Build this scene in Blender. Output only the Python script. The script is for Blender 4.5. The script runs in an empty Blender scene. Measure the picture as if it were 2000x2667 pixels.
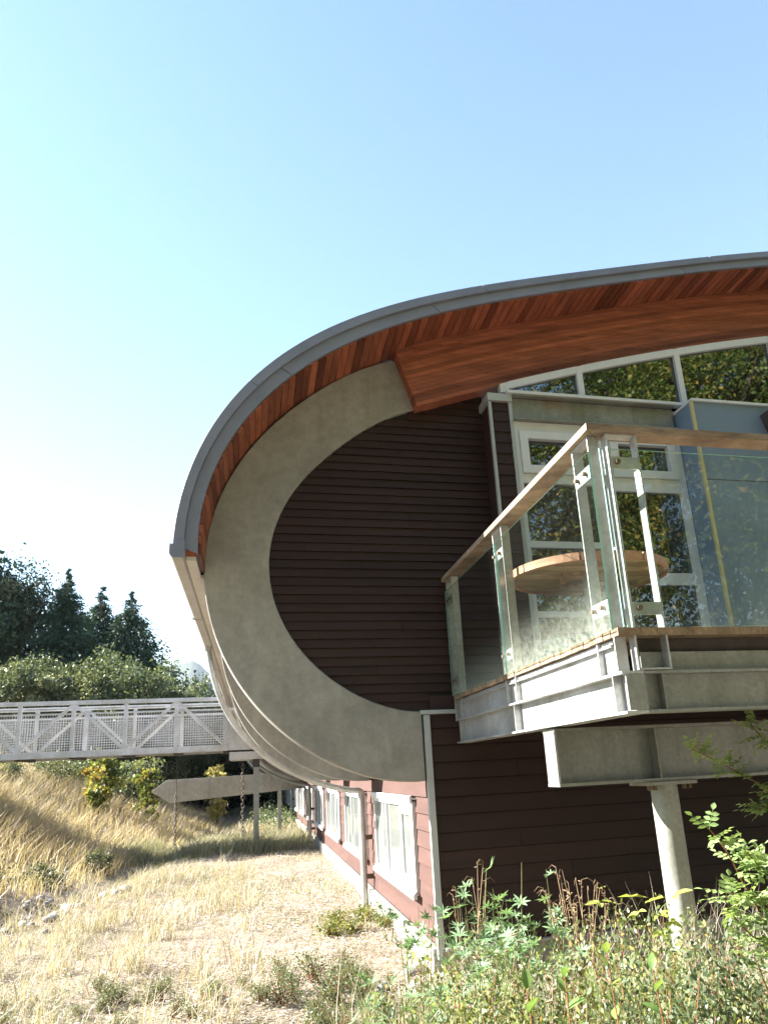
import bpy, bmesh, math, random
import numpy as np
from mathutils import Vector, Matrix

random.seed(7)
RNG = np.random.default_rng(11)
scn = bpy.context.scene
COL = scn.collection

# ------------------------------------------------------------------ camera, sky, sun, exposure
FPX = 2100.0                       # focal length in pixels of the 2000 x 2667 photograph
PITCH, ROLL = math.radians(17.877), math.radians(-2.997)
EYE = Vector((0, 0, 1.7))
ROT = Matrix.Rotation(math.pi / 2 + PITCH, 3, 'X') @ Matrix.Rotation(ROLL, 3, 'Z')
cam_data = bpy.data.cameras.new('camera')
cam_data.sensor_fit = 'VERTICAL'
cam_data.sensor_height = 24.0
cam_data.sensor_width = 24.0
cam_data.lens = FPX / 2667.0 * 24.0
cam_data.clip_start = 0.05
cam_data.clip_end = 20000
cam = bpy.data.objects.new('camera', cam_data)
COL.objects.link(cam)
cam.location = EYE
cam.rotation_euler = ROT.to_euler()
scn.camera = cam

SUN_AZ, SUN_EL = math.radians(-82.0), math.radians(33.0)     # azimuth clockwise from +Y
world = bpy.data.worlds.new('World')
scn.world = world
world.use_nodes = True
wn = world.node_tree.nodes
wl = world.node_tree.links
sky = wn.new('ShaderNodeTexSky')
sky.sky_type = 'NISHITA'
sky.sun_disc = False
sky.sun_elevation = SUN_EL
sky.sun_rotation = SUN_AZ % (2 * math.pi)
sky.air_density = 1.4
sky.dust_density = 0.3
sky.ozone_density = 3.4
bg = wn['Background']
bg.inputs['Strength'].default_value = 0.06
wl.new(sky.outputs['Color'], bg.inputs['Color'])

sun_data = bpy.data.lights.new('sun', 'SUN')
sun_data.energy = 5.0
sun_data.angle = math.radians(0.53)
sun_data.color = (1.0, 0.95, 0.86)
sun = bpy.data.objects.new('sun', sun_data)
COL.objects.link(sun)
sdir = Vector((math.sin(SUN_AZ) * math.cos(SUN_EL), math.cos(SUN_AZ) * math.cos(SUN_EL), math.sin(SUN_EL)))
sun.rotation_euler = sdir.to_track_quat('Z', 'Y').to_euler()
sun.location = (-30, 10, 30)

scn.view_settings.view_transform = 'Standard'
scn.view_settings.look = 'None'
scn.view_settings.exposure = 2.6
scn.view_settings.gamma = 1.0
scn.view_settings.use_curve_mapping = False
scn.render.engine = 'CYCLES'
scn.cycles.use_denoising = True
scn.cycles.max_bounces = 8
scn.cycles.transparent_max_bounces = 16
scn.cycles.sample_clamp_indirect = 6.0
scn.cycles.caustics_reflective = False
scn.cycles.caustics_refractive = False

# ------------------------------------------------------------------ frame of the building
# s runs along the end wall (to the right), t along the side wall (away), z up; O is the corner at the ground
O = Vector((0.296, 7.909, 0.0))
AU, AV = math.radians(-9.6), math.radians(74.66)
U = Vector((math.sin(AU), math.cos(AU), 0))
V = Vector((math.sin(AV), math.cos(AV), 0))
Z = Vector((0, 0, 1))
_M = np.linalg.inv(np.array([[V.x, U.x], [V.y, U.y]]))


def P(s, t, z=0.0):
    return O + V * s + U * t + Z * z


def Pn(a):                                   # numpy (n,3) of s,t,z -> world
    a = np.asarray(a, float)
    return np.array(O)[None] + a[:, :1] * np.array(V)[None] + a[:, 1:2] * np.array(U)[None] + a[:, 2:3] * np.array(Z)[None]


def to_st(p):
    q = _M @ np.array([p[0] - O.x, p[1] - O.y])
    return float(q[0]), float(q[1])


def ray(x, y):
    return ROT @ Vector(((x - 1000) / FPX, -(y - 1333.5) / FPX, -1.0))


def at_t(x, y, t):                           # photo pixel -> s,z on the plane t (parallel to the end wall)
    d = ray(x, y)
    n = V.cross(Z)
    k = (O + U * t - EYE).dot(n) / d.dot(n)
    p = EYE + d * k
    return to_st(p)[0], p.z


# ------------------------------------------------------------------ terrain
def sstep(a, b, x):
    x = np.clip((x - a) / (b - a), 0, 1)
    return x * x * (3 - 2 * x)


def ditch_s(t):
    return np.interp(t, [-60, -8, 0, 3, 6, 8.5, 14, 19, 26, 45, 120, 600], [-26, -11, -7.6, -6.2, -5.2, -4.6, -4.1, -3.4, -2.6, -3.5, -6, -6])


def ground_h(s, t):
    s = np.asarray(s, float); t = np.asarray(t, float)
    d = ditch_s(t) - s
    h = 2.5 * sstep(0.1, 9.0, d) + 1.6 * sstep(8, 45, d)
    h = h - 0.22 * np.exp(-((d + 0.15) / 0.45) ** 2)
    h = h + 0.05 * np.sin(s * 1.3 + t * .7) * sstep(.3, 2, d) + .02 * np.sin(s * 2.9 - t * 1.7) + 0.015 * np.sin(s * 5.1 + t * 3.3)
    return h * 1.0


def G(s, t, dz=0.0):
    return P(s, t, float(ground_h(s, t)) + dz)


# ------------------------------------------------------------------ materials
def new_mat(name):
    m = bpy.data.materials.new(name)
    m.use_nodes = True
    nt = m.node_tree
    b = nt.nodes['Principled BSDF']
    return m, nt, nt.nodes, nt.links, b


def ramp(nt, stops, fac=None):
    r = nt.nodes.new('ShaderNodeValToRGB')
    el = r.color_ramp.elements
    while len(el) < len(stops):
        el.new(0.5)
    for e, (p, c) in zip(el, stops):
        e.position = p
        e.color = (c[0], c[1], c[2], 1)
    if fac is not None:
        nt.links.new(fac, r.inputs['Fac'])
    return r


def noise(nt, scale, detail=4.0, rough=0.6, vec=None, dist=0.0):
    n = nt.nodes.new('ShaderNodeTexNoise')
    n.inputs['Scale'].default_value = scale
    n.inputs['Detail'].default_value = detail
    n.inputs['Roughness'].default_value = rough
    n.inputs['Distortion'].default_value = dist
    if vec is not None:
        nt.links.new(vec, n.inputs['Vector'])
    return n


def mapped(nt, scale, rotz=0.0, coord='Object'):
    tc = nt.nodes.new('ShaderNodeTexCoord')
    mp = nt.nodes.new('ShaderNodeMapping')
    mp.inputs['Scale'].default_value = scale
    mp.inputs['Rotation'].default_value = (0, 0, rotz)
    nt.links.new(tc.outputs[coord], mp.inputs['Vector'])
    return mp.outputs['Vector']


def mixc(nt, a, b, fac, mode='MIX'):
    m = nt.nodes.new('ShaderNodeMix')
    m.data_type = 'RGBA'
    m.blend_type = mode
    for key, val in ((6, a), (7, b)):
        if isinstance(val, (tuple, list)):
            m.inputs[key].default_value = (*val[:3], 1)
        else:
            nt.links.new(val, m.inputs[key])
    if isinstance(fac, (int, float)):
        m.inputs[0].default_value = fac
    else:
        nt.links.new(fac, m.inputs[0])
    return m.outputs[2]


def bump(nt, h, strength, dist, bsdf):
    b = nt.nodes.new('ShaderNodeBump')
    b.inputs['Strength'].default_value = strength
    b.inputs['Distance'].default_value = dist
    nt.links.new(h, b.inputs['Height'])
    nt.links.new(b.outputs['Normal'], bsdf.inputs['Normal'])


def mat_plain(name, c, rough=0.6, metallic=0.0, var=0.15, scale=6.0, bmp=0.0, spec=0.5, rnd=0.0, stretch=(1, 1, 1)):
    m, nt, N, L, b = new_mat(name)
    v = mapped(nt, stretch, AU * -1)
    n = noise(nt, scale, 6, 0.65, v)
    lo = tuple(x * (1 - var) for x in c)
    hi = tuple(min(1, x * (1 + var)) for x in c)
    col = ramp(nt, [(0.3, lo), (0.7, hi)], n.outputs['Fac']).outputs['Color']
    if rnd:
        oi = N.new('ShaderNodeObjectInfo')
        r2 = ramp(nt, [(0, (1 - rnd,) * 3), (1, (1 + rnd,) * 3)], oi.outputs['Random'])
        col = mixc(nt, col, r2.outputs['Color'], 1.0, 'MULTIPLY')
    L.new(col, b.inputs['Base Color'])
    b.inputs['Roughness'].default_value = rough
    b.inputs['Metallic'].default_value = metallic
    b.inputs['Specular IOR Level'].default_value = spec
    if bmp:
        n2 = noise(nt, scale * 6, 5, 0.6, v)
        bump(nt, n2.outputs['Fac'], bmp, 0.01, b)
    return m


def mat_concrete(name, c, stain=0.5):
    m, nt, N, L, b = new_mat(name)
    v = mapped(nt, (1, 1, 1))
    n1 = noise(nt, 1.1, 6, 0.62, v)
    n2 = noise(nt, 9, 6, 0.7, v)
    n3 = noise(nt, 60, 3, 0.6, v)
    dark = tuple(x * .74 for x in c)
    col = ramp(nt, [(0.32, dark), (0.68, c)], n1.outputs['Fac']).outputs['Color']
    col2 = ramp(nt, [(0.35, (.82, .82, .80)), (0.62, (1.05, 1.05, 1.04))], n2.outputs['Fac']).outputs['Color']
    col = mixc(nt, col, col2, 1.0, 'MULTIPLY')
    # soft brown bloom and streaks
    vs = mapped(nt, (5, 5, .5))
    ns = noise(nt, 1.0, 4, .6, vs)
    st = ramp(nt, [(0.52, (1, 1, 1)), (0.78, (.72, .70, .64))], ns.outputs['Fac']).outputs['Color']
    col = mixc(nt, col, st, stain, 'MULTIPLY')
    nb = noise(nt, 3.2, 5, .55, v, .6)
    bl = ramp(nt, [(.62, (1, 1, 1)), (.74, (.78, .78, .77))], nb.outputs['Fac']).outputs['Color']
    col = mixc(nt, col, bl, stain, 'MULTIPLY')
    # bug holes
    vo = N.new('ShaderNodeTexVoronoi')
    vo.inputs['Scale'].default_value = 22
    L.new(v, vo.inputs['Vector'])
    hole = ramp(nt, [(0.0, (.35, .33, .3)), (0.055, (.5, .5, .48)), (0.085, (1, 1, 1))], vo.outputs['Distance']).outputs['Color']
    gate = ramp(nt, [(.5, (0, 0, 0)), (.62, (1, 1, 1))], n2.outputs['Fac']).outputs['Color']
    col = mixc(nt, col, mixc(nt, col, hole, 1.0, 'MULTIPLY'), gate)
    L.new(col, b.inputs['Base Color'])
    b.inputs['Roughness'].default_value = .85
    b.inputs['Specular IOR Level'].default_value = .3
    a = N.new('ShaderNodeMath'); a.operation = 'ADD'
    L.new(n2.outputs['Fac'], a.inputs[0]); L.new(n3.outputs['Fac'], a.inputs[1])
    bump(nt, a.outputs[0], .28, .01, b)
    return m


def mat_wood(name, c_lo, c_hi, stretch, scale=3.0, rough=.6, rnd=.35, knots=False, grain=.5):
    m, nt, N, L, b = new_mat(name)
    v = mapped(nt, stretch, -AU)
    oi = N.new('ShaderNodeObjectInfo')
    off = N.new('ShaderNodeVectorMath'); off.operation = 'ADD'
    L.new(v, off.inputs[0])
    mul = N.new('ShaderNodeMath'); mul.operation = 'MULTIPLY'; mul.inputs[1].default_value = 37.0
    L.new(oi.outputs['Random'], mul.inputs[0])
    L.new(mul.outputs[0], off.inputs[1])
    n = noise(nt, scale, 8, .7, off.outputs[0], .4)
    col = ramp(nt, [(.28, c_lo), (.72, c_hi)], n.outputs['Fac']).outputs['Color']
    nw = noise(nt, scale * .22, 3, .5, off.outputs[0])
    w = ramp(nt, [(.35, (.62, .6, .6)), (.6, (1.1, 1.1, 1.1))], nw.outputs['Fac']).outputs['Color']
    col = mixc(nt, col, w, .8, 'MULTIPLY')
    r2 = ramp(nt, [(0, (1 - rnd, 1 - rnd * 1.1, 1 - rnd * 1.15)), (.5, (1, 1, 1)), (1, (1 + rnd, 1 + rnd * .95, 1 + rnd * .85))], oi.outputs['Random'])
    col = mixc(nt, col, r2.outputs['Color'], 1.0, 'MULTIPLY')
    if knots:
        v2 = mapped(nt, (1.6, 1.6, 5), -AU)
        off2 = N.new('ShaderNodeVectorMath'); off2.operation = 'ADD'
        L.new(v2, off2.inputs[0]); L.new(mul.outputs[0], off2.inputs[1])
        vo = N.new('ShaderNodeTexVoronoi'); vo.inputs['Scale'].default_value = 2.2
        L.new(off2.outputs[0], vo.inputs['Vector'])
        k = ramp(nt, [(0.0, (.25, .2, .2)), (.05, (.45, .4, .38)), (.09, (1, 1, 1))], vo.outputs['Distance']).outputs['Color']
        col = mixc(nt, col, k, .8, 'MULTIPLY')
    L.new(col, b.inputs['Base Color'])
    b.inputs['Roughness'].default_value = rough
    b.inputs['Specular IOR Level'].default_value = .25
    bump(nt, n.outputs['Fac'], grain, .004, b)
    return m


def mat_steel(name, c=(.30, .312, .30), metallic=.3, rough=.42, grime=.6):
    m, nt, N, L, b = new_mat(name)
    v = mapped(nt, (1, 1, 1))
    n1 = noise(nt, 2.5, 5, .6, v)
    vo = N.new('ShaderNodeTexVoronoi'); vo.inputs['Scale'].default_value = 45
    L.new(v, vo.inputs['Vector'])
    sp = ramp(nt, [(0, tuple(x * .86 for x in c)), (1, tuple(min(1, x * 1.12) for x in c))], vo.outputs['Color']).outputs['Color']
    st = noise(nt, 1.0, 5, .65, mapped(nt, (9, 9, .7)))
    g = ramp(nt, [(.5, (1, 1, 1)), (.75, (.55, .53, .45))], st.outputs['Fac']).outputs['Color']
    col = mixc(nt, sp, g, grime, 'MULTIPLY')
    g2 = ramp(nt, [(.38, (.72, .72, .66)), (.62, (1.05, 1.05, 1.05))], n1.outputs['Fac']).outputs['Color']
    col = mixc(nt, col, g2, .8, 'MULTIPLY')
    ru = noise(nt, 1.6, 4, .5, v)
    rm = ramp(nt, [(.66, (0, 0, 0)), (.78, (.6, .6, .6))], ru.outputs['Fac']).outputs['Color']
    col = mixc(nt, col, (.22, .12, .05), rm)
    L.new(col, b.inputs['Base Color'])
    b.inputs['Metallic'].default_value = metallic
    rr = ramp(nt, [(.3, (rough - .1,) * 3), (.7, (rough + .15,) * 3)], n1.outputs['Fac']).outputs['Color']
    L.new(rr, b.inputs['Roughness'])
    bump(nt, n1.outputs['Fac'], .05, .01, b)
    return m


def mat_leaf(name, stops, trans=.35, rough=.5, attr='tint'):
    m, nt, N, L, b = new_mat(name)
    a = N.new('ShaderNodeAttribute'); a.attribute_name = attr
    col = ramp(nt, stops, a.outputs['Fac']).outputs['Color']
    L.new(col, b.inputs['Base Color'])
    b.inputs['Roughness'].default_value = rough
    b.inputs['Specular IOR Level'].default_value = .35
    tr = N.new('ShaderNodeBsdfTranslucent')
    bright = mixc(nt, col, (1.25, 1.25, .75), 1.0, 'MULTIPLY')
    L.new(bright, tr.inputs['Color'])
    mx = N.new('ShaderNodeMixShader'); mx.inputs[0].default_value = trans
    L.new(b.outputs[0], mx.inputs[1]); L.new(tr.outputs[0], mx.inputs[2])
    L.new(mx.outputs[0], N['Material Output'].inputs['Surface'])
    return m


def mat_glass(name, dirt=False):
    m, nt, N, L, b = new_mat(name)
    N.remove(b)
    tr = N.new('ShaderNodeBsdfTransparent'); tr.inputs['Color'].default_value = (.945, .975, .962, 1)
    gl = N.new('ShaderNodeBsdfGlossy'); gl.inputs['Roughness'].default_value = .0
    gl.inputs['Color'].default_value = (.95, 1, .98, 1)
    fr = N.new('ShaderNodeFresnel'); fr.inputs['IOR'].default_value = 1.62
    mx = N.new('ShaderNodeMixShader')
    ge = N.new('ShaderNodeNewGeometry')
    iv = N.new('ShaderNodeMath'); iv.operation = 'SUBTRACT'; iv.inputs[0].default_value = 1.0
    L.new(ge.outputs['Backfacing'], iv.inputs[1])
    fm = N.new('ShaderNodeMath'); fm.operation = 'MULTIPLY'
    L.new(fr.outputs[0], fm.inputs[0]); L.new(iv.outputs[0], fm.inputs[1])
    L.new(fm.outputs[0], mx.inputs[0]); L.new(tr.outputs[0], mx.inputs[1]); L.new(gl.outputs[0], mx.inputs[2])
    out = mx.outputs[0]
    # mineral film and splash marks along the bottom edge
    tc = N.new('ShaderNodeTexCoord')
    sx = N.new('ShaderNodeSeparateXYZ'); L.new(tc.outputs['Object'], sx.inputs[0])
    mr = N.new('ShaderNodeMapRange')
    mr.inputs['From Min'].default_value = 2.36; mr.inputs['From Max'].default_value = 2.80
    mr.inputs['To Min'].default_value = 1.0; mr.inputs['To Max'].default_value = 0.0
    L.new(sx.outputs['Z'], mr.inputs['Value'])
    pw = N.new('ShaderNodeMath'); pw.operation = 'POWER'; pw.inputs[1].default_value = 2.2
    L.new(mr.outputs[0], pw.inputs[0])
    n = noise(nt, 26, 8, .8, tc.outputs['Object'])
    r = ramp(nt, [(.35, (0, 0, 0)), (.7, (1, 1, 1))], n.outputs['Fac'])
    mul = N.new('ShaderNodeMath'); mul.operation = 'MULTIPLY'
    L.new(pw.outputs[0], mul.inputs[0]); L.new(r.outputs['Color'], mul.inputs[1])
    vo = N.new('ShaderNodeTexVoronoi'); vo.inputs['Scale'].default_value = 34
    L.new(tc.outputs['Object'], vo.inputs['Vector'])
    sp = ramp(nt, [(.06, (.5, .5, .5)), (.10, (0, 0, 0))], vo.outputs['Distance'])
    sg = ramp(nt, [(.52, (0, 0, 0)), (.60, (1, 1, 1))], n.outputs['Fac'])
    m2 = N.new('ShaderNodeMath'); m2.operation = 'MULTIPLY'
    L.new(sp.outputs['Color'], m2.inputs[0]); L.new(sg.outputs['Color'], m2.inputs[1])
    ad = N.new('ShaderNodeMath'); ad.operation = 'ADD'; ad.use_clamp = True
    L.new(mul.outputs[0], ad.inputs[0]); L.new(m2.outputs[0], ad.inputs[1])
    ad2 = N.new('ShaderNodeMath'); ad2.operation = 'MULTIPLY_ADD'; ad2.use_clamp = True
    ad2.inputs[1].default_value = .5 if dirt else .08; ad2.inputs[2].default_value = .004
    L.new(ad.outputs[0], ad2.inputs[0])
    di = N.new('ShaderNodeBsdfDiffuse'); di.inputs['Color'].default_value = (.62, .66, .58, 1)
    tl = N.new('ShaderNodeBsdfTranslucent'); tl.inputs['Color'].default_value = (.62, .68, .55, 1)
    dm = N.new('ShaderNodeMixShader'); dm.inputs[0].default_value = .5
    L.new(di.outputs[0], dm.inputs[1]); L.new(tl.outputs[0], dm.inputs[2])
    fx = N.new('ShaderNodeMixShader')
    L.new(ad2.outputs[0], fx.inputs[0]); L.new(out, fx.inputs[1]); L.new(dm.outputs[0], fx.inputs[2])
    L.new(fx.outputs[0], N['Material Output'].inputs['Surface'])
    return m


def mat_pane(name, c, rough=.0, fac_add=0.0, ior=1.6):
    """window glass over a dim room: a dark body under a mirror-like Fresnel face"""
    m, nt, N, L, b = new_mat(name)
    b.inputs['Base Color'].default_value = (*c, 1)
    b.inputs['Roughness'].default_value = .9
    b.inputs['Specular IOR Level'].default_value = 0
    gl = N.new('ShaderNodeBsdfGlossy'); gl.inputs['Roughness'].default_value = rough
    gl.inputs['Color'].default_value = (.9, .95, .95, 1)
    n = noise(nt, 1.3, 2, .5, mapped(nt, (1, 1, 1)))
    bp = N.new('ShaderNodeBump'); bp.inputs['Strength'].default_value = .025; bp.inputs['Distance'].default_value = .05
    L.new(n.outputs['Fac'], bp.inputs['Height']); L.new(bp.outputs['Normal'], gl.inputs['Normal'])
    fr = N.new('ShaderNodeFresnel'); fr.inputs['IOR'].default_value = ior
    ad = N.new('ShaderNodeMath'); ad.operation = 'ADD'; ad.inputs[1].default_value = fac_add; ad.use_clamp = True
    L.new(fr.outputs[0], ad.inputs[0])
    mx = N.new('ShaderNodeMixShader')
    L.new(ad.outputs[0], mx.inputs[0]); L.new(b.outputs[0], mx.inputs[1]); L.new(gl.outputs[0], mx.inputs[2])
    L.new(mx.outputs[0], N['Material Output'].inputs['Surface'])
    return m


def mat_ground():
    m, nt, N, L, b = new_mat('soil_and_litter')
    v = mapped(nt, (1, 1, 1))
    n1 = noise(nt, .35, 5, .6, v)
    n2 = noise(nt, 5, 8, .75, v)
    n3 = noise(nt, 40, 4, .7, v)
    base = ramp(nt, [(.3, (.15, .115, .09)), (.55, (.27, .22, .18)), (.75, (.38, .33, .285))], n2.outputs['Fac']).outputs['Color']
    green = ramp(nt, [(.48, (0, 0, 0)), (.62, (.55, .55, .55))], n1.outputs['Fac']).outputs['Color']
    col = mixc(nt, base, (.115, .12, .055), green)
    sp = ramp(nt, [(.55, (0, 0, 0)), (.66, (1, 1, 1))], n3.outputs['Fac']).outputs['Color']
    col = mixc(nt, col, (.34, .31, .27), sp)
    L.new(col, b.inputs['Base Color'])
    b.inputs['Roughness'].default_value = .95
    b.inputs['Specular IOR Level'].default_value = .1
    bump(nt, n3.outputs['Fac'], .6, .03, b)
    return m


M = {}
M['concrete'] = mat_concrete('rib_concrete', (.37, .365, .342))
M['foundation'] = mat_concrete('foundation_concrete', (.42, .40, .36), .3)
M['trough'] = mat_concrete('trough_concrete', (.42, .41, .38), .35)
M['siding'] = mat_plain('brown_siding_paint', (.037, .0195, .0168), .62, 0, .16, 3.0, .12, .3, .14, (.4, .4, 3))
M['siding_sunlit'] = mat_plain('sunlit_brown_siding', (.086, .046, .039), .7, 0, .16, 3.0, .12, .3, .12, (.4, .4, 3))  # lighter copy of the siding paint; sunlight on the side wall put into colour
M['cedar'] = mat_wood('cedar_plank', (.175, .053, .031), (.37, .118, .064), (14, 1.2, 14), 2.2, .55, .5)
M['glulam'] = mat_wood('glulam_lamella', (.235, .072, .043), (.37, .128, .074), (1.1, 1.1, 16), 2.4, .5, .34, True, .25)
M['rail_wood'] = mat_wood('weathered_rail_wood', (.17, .125, .095), (.42, .33, .24), (2, 2, 12), 4, .75, .2)
M['deck_wood'] = mat_wood('weathered_deck_wood', (.16, .115, .08), (.42, .32, .22), (14, 14, 9), 3.5, .8, .3)
M['table_wood'] = mat_wood('spruce_table_wood', (.20, .15, .10), (.46, .37, .26), (2.5, 14, 3), 2.5, .7, .22)
M['table_rim'] = mat_wood('table_rim_wood', (.36, .19, .12), (.55, .33, .22), (3, 3, 12), 2.5, .65, .15)
M['steel'] = mat_steel('galvanised_steel')
M['steel_bar'] = mat_steel('galvanised_bar', (.52, .53, .54), .5, .38, .2)
M['column'] = mat_steel('column_steel', (.36, .37, .34), .2, .5, .5)
M['bridge'] = mat_steel('bridge_steel', (.60, .585, .58), .1, .5, .15)
M['roof_metal'] = mat_plain('roof_edge_metal', (.225, .245, .32), .45, .25, .1, 3, .03, .5, .05)
M['gutter'] = mat_plain('gutter_metal', (.36, .34, .32), .5, .1, .12, 4, .03)
M['eave'] = mat_plain('eave_panel_paint', (.46, .44, .40), .7, 0, .08, 5, .05, .3, .05)
M['shell'] = mat_plain('shell_cladding', (.22, .17, .13), .7, 0, .12, 4, .05)
M['white'] = mat_plain('white_window_frame', (.66, .69, .70), .45, 0, .04, 5, 0)
M['trim'] = mat_plain('metal_corner_trim', (.45, .48, .50), .4, .3, .08, 4, 0)
M['blue'] = mat_plain('blue_grey_cladding', (.165, .235, .315), .5, 0, .07, 2, .03)
M['yellow'] = mat_plain('pale_yellow_trim', (.50, .46, .24), .5, 0, .06, 4, 0)
M['red'] = mat_plain('red_print', (.55, .05, .04), .5, 0, .03, 4, 0)
M['paper'] = mat_plain('white_card', (.75, .73, .72), .6, 0, .03, 4, 0)
M['dark'] = mat_plain('dark_room', (.015, .014, .013), .9, 0, .1, 2, 0)
M['bolt'] = mat_plain('rusty_bolt', (.15, .10, .07), .6, .3, .3, 30, 0)
M['chain'] = mat_plain('dark_chain_iron', (.13, .115, .10), .55, .4, .3, 20, 0)
M['iron'] = mat_plain('dark_bridge_iron', (.06, .05, .045), .7, .1, .3, 8, 0)
M['glass'] = mat_glass('deck_glass', True)
M['glass_clean'] = mat_glass('deck_glass_clean', False)
M['glass_edge'] = mat_plain('glass_edge_green', (.25, .50, .46), .15, 0, .05, 4, 0)
M['pane'] = mat_pane('dark_window_glass', (.012, .013, .011), .015, .10, 1.7)
M['pane_side'] = mat_pane('pale_blind_window_glass', (.20, .215, .205), .02, .05, 1.6)
M['soil'] = mat_ground()
M['stone'] = mat_plain('river_stone', (.25, .24, .235), .85, 0, .35, 9, .3, .3, .35)
M['bark'] = mat_plain('tree_bark', (.085, .065, .05), .9, 0, .35, 7, .5, .2, 0, (1, 1, .25))
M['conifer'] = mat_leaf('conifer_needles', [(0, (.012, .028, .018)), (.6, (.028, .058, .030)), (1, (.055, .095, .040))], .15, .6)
M['conifer_far'] = mat_leaf('conifer_needles_far', [(0, (.02, .04, .024)), (1, (.055, .09, .045))], .15, .6)
M['alder'] = mat_leaf('alder_leaf', [(0, (0.062, 0.085, 0.042)), (0.6, (0.134, 0.154, 0.077)), (1, (0.235, 0.239, 0.131))], .32, .5)
M['unseen_maple_tree'] = mat_leaf('unseen_maple_tree_leaf', [(0, (0.077, 0.132, 0.031)), (0.55, (0.171, 0.217, 0.046)), (0.85, (0.342, 0.279, 0.062)), (1, (0.435, 0.265, 0.062))], .4, .5)
M['dull_leaf'] = mat_leaf('dull_maple_leaf', [(0, (.02, .035, .018)), (.6, (.05, .068, .032)), (1, (.12, .125, .06))], .25, .5)
M['autumn'] = mat_leaf('turning_leaf', [(0, (.07, .10, .03)), (.5, (.15, .17, .045)), (.8, (.24, .23, .06)), (.97, (.34, .28, .07)), (1, (.34, .19, .04))], .4, .5)
M['yellow_leaf'] = mat_leaf('yellow_leaf', [(0, (.30, .27, .10)), (1, (.50, .42, .16))], .4, .5)
M['straw'] = mat_leaf('dry_grass', [(0, (0.279, 0.225, 0.173)), (0.45, (0.402, 0.349, 0.267)), (0.75, (0.493, 0.448, 0.37)), (0.86, (0.223, 0.258, 0.139)), (1, (0.156, 0.208, 0.105))], .25, .6)
M['bank_grass'] = mat_leaf('golden_bank_grass', [(0, (0.271, 0.206, 0.13)), (0.5, (0.464, 0.371, 0.251)), (0.85, (0.6, 0.506, 0.37)), (1, (0.242, 0.248, 0.119))], .25, .6)
M['bramble'] = mat_leaf('bramble_leaf', [(0, (.035, .05, .025)), (.6, (.085, .105, .055)), (1, (.20, .20, .12))], .25, .5)
M['litter'] = mat_leaf('leaf_litter', [(0, (0.223, 0.142, 0.097)), (0.35, (0.417, 0.328, 0.266)), (0.8, (0.6, 0.549, 0.505)), (0.96, (0.6, 0.593, 0.559)), (1, (0.389, 0.161, 0.072))], .1, .8)
M['herb'] = mat_leaf('herb_leaf', [(0, (0.055, 0.086, 0.046)), (0.5, (0.138, 0.176, 0.094)), (0.85, (0.242, 0.27, 0.165)), (1, (0.308, 0.308, 0.176))], .35, .45)
M['lupin'] = mat_leaf('lupin_leaf', [(0, (0.135, 0.234, 0.126)), (1, (0.27, 0.396, 0.216))], .3, .5)
M['bush'] = mat_leaf('small_bush_leaf', [(0, (0.065, 0.093, 0.033)), (0.4, (0.168, 0.208, 0.078)), (0.75, (0.32, 0.347, 0.149)), (0.93, (0.48, 0.432, 0.117)), (1, (0.524, 0.263, 0.091))], .35, .45)
M['rose'] = mat_leaf('rose_leaflet', [(0, (0.15, 0.232, 0.083)), (1, (0.365, 0.464, 0.199))], .35, .45)
M['maple'] = mat_leaf('maple_sapling_leaf', [(0, (0.259, 0.324, 0.082)), (1, (0.454, 0.486, 0.13))], .4, .5)
M['shoot'] = mat_leaf('broad_shoot_leaf', [(0, (0.118, 0.218, 0.059)), (1, (0.286, 0.37, 0.101))], .35, .35)
M['stem_dry'] = mat_plain('dry_stem', (.27, .19, .12), .8, 0, .3, 20, 0, .2)
M['stem_red'] = mat_plain('red_brown_stem', (.24, .11, .06), .7, 0, .25, 20, 0, .2)
M['stem_green'] = mat_plain('green_stem', (.14, .15, .06), .7, 0, .25, 20, 0, .2)


def mat_mountain():
    m, nt, N, L, b = new_mat('forested_mountain')
    n = noise(nt, .02, 6, .7, mapped(nt, (1, 1, 1)))
    col = ramp(nt, [(.35, (.03, .05, .03)), (.7, (.07, .09, .05))], n.outputs['Fac']).outputs['Color']
    L.new(col, b.inputs['Base Color'])
    b.inputs['Roughness'].default_value = 1
    return m


M['mountain'] = mat_mountain()


# ------------------------------------------------------------------ object helpers
def tag(o, label=None, cat=None, group=None, kind=None):
    if label: o['label'] = label
    if cat: o['category'] = cat
    if group: o['group'] = group
    if kind: o['kind'] = kind
    return o


def empty(name, loc, label=None, cat=None, group=None):
    o = bpy.data.objects.new(name, None)
    o.empty_display_size = .2
    COL.objects.link(o)
    o.location = loc
    return tag(o, label, cat, group)


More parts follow.
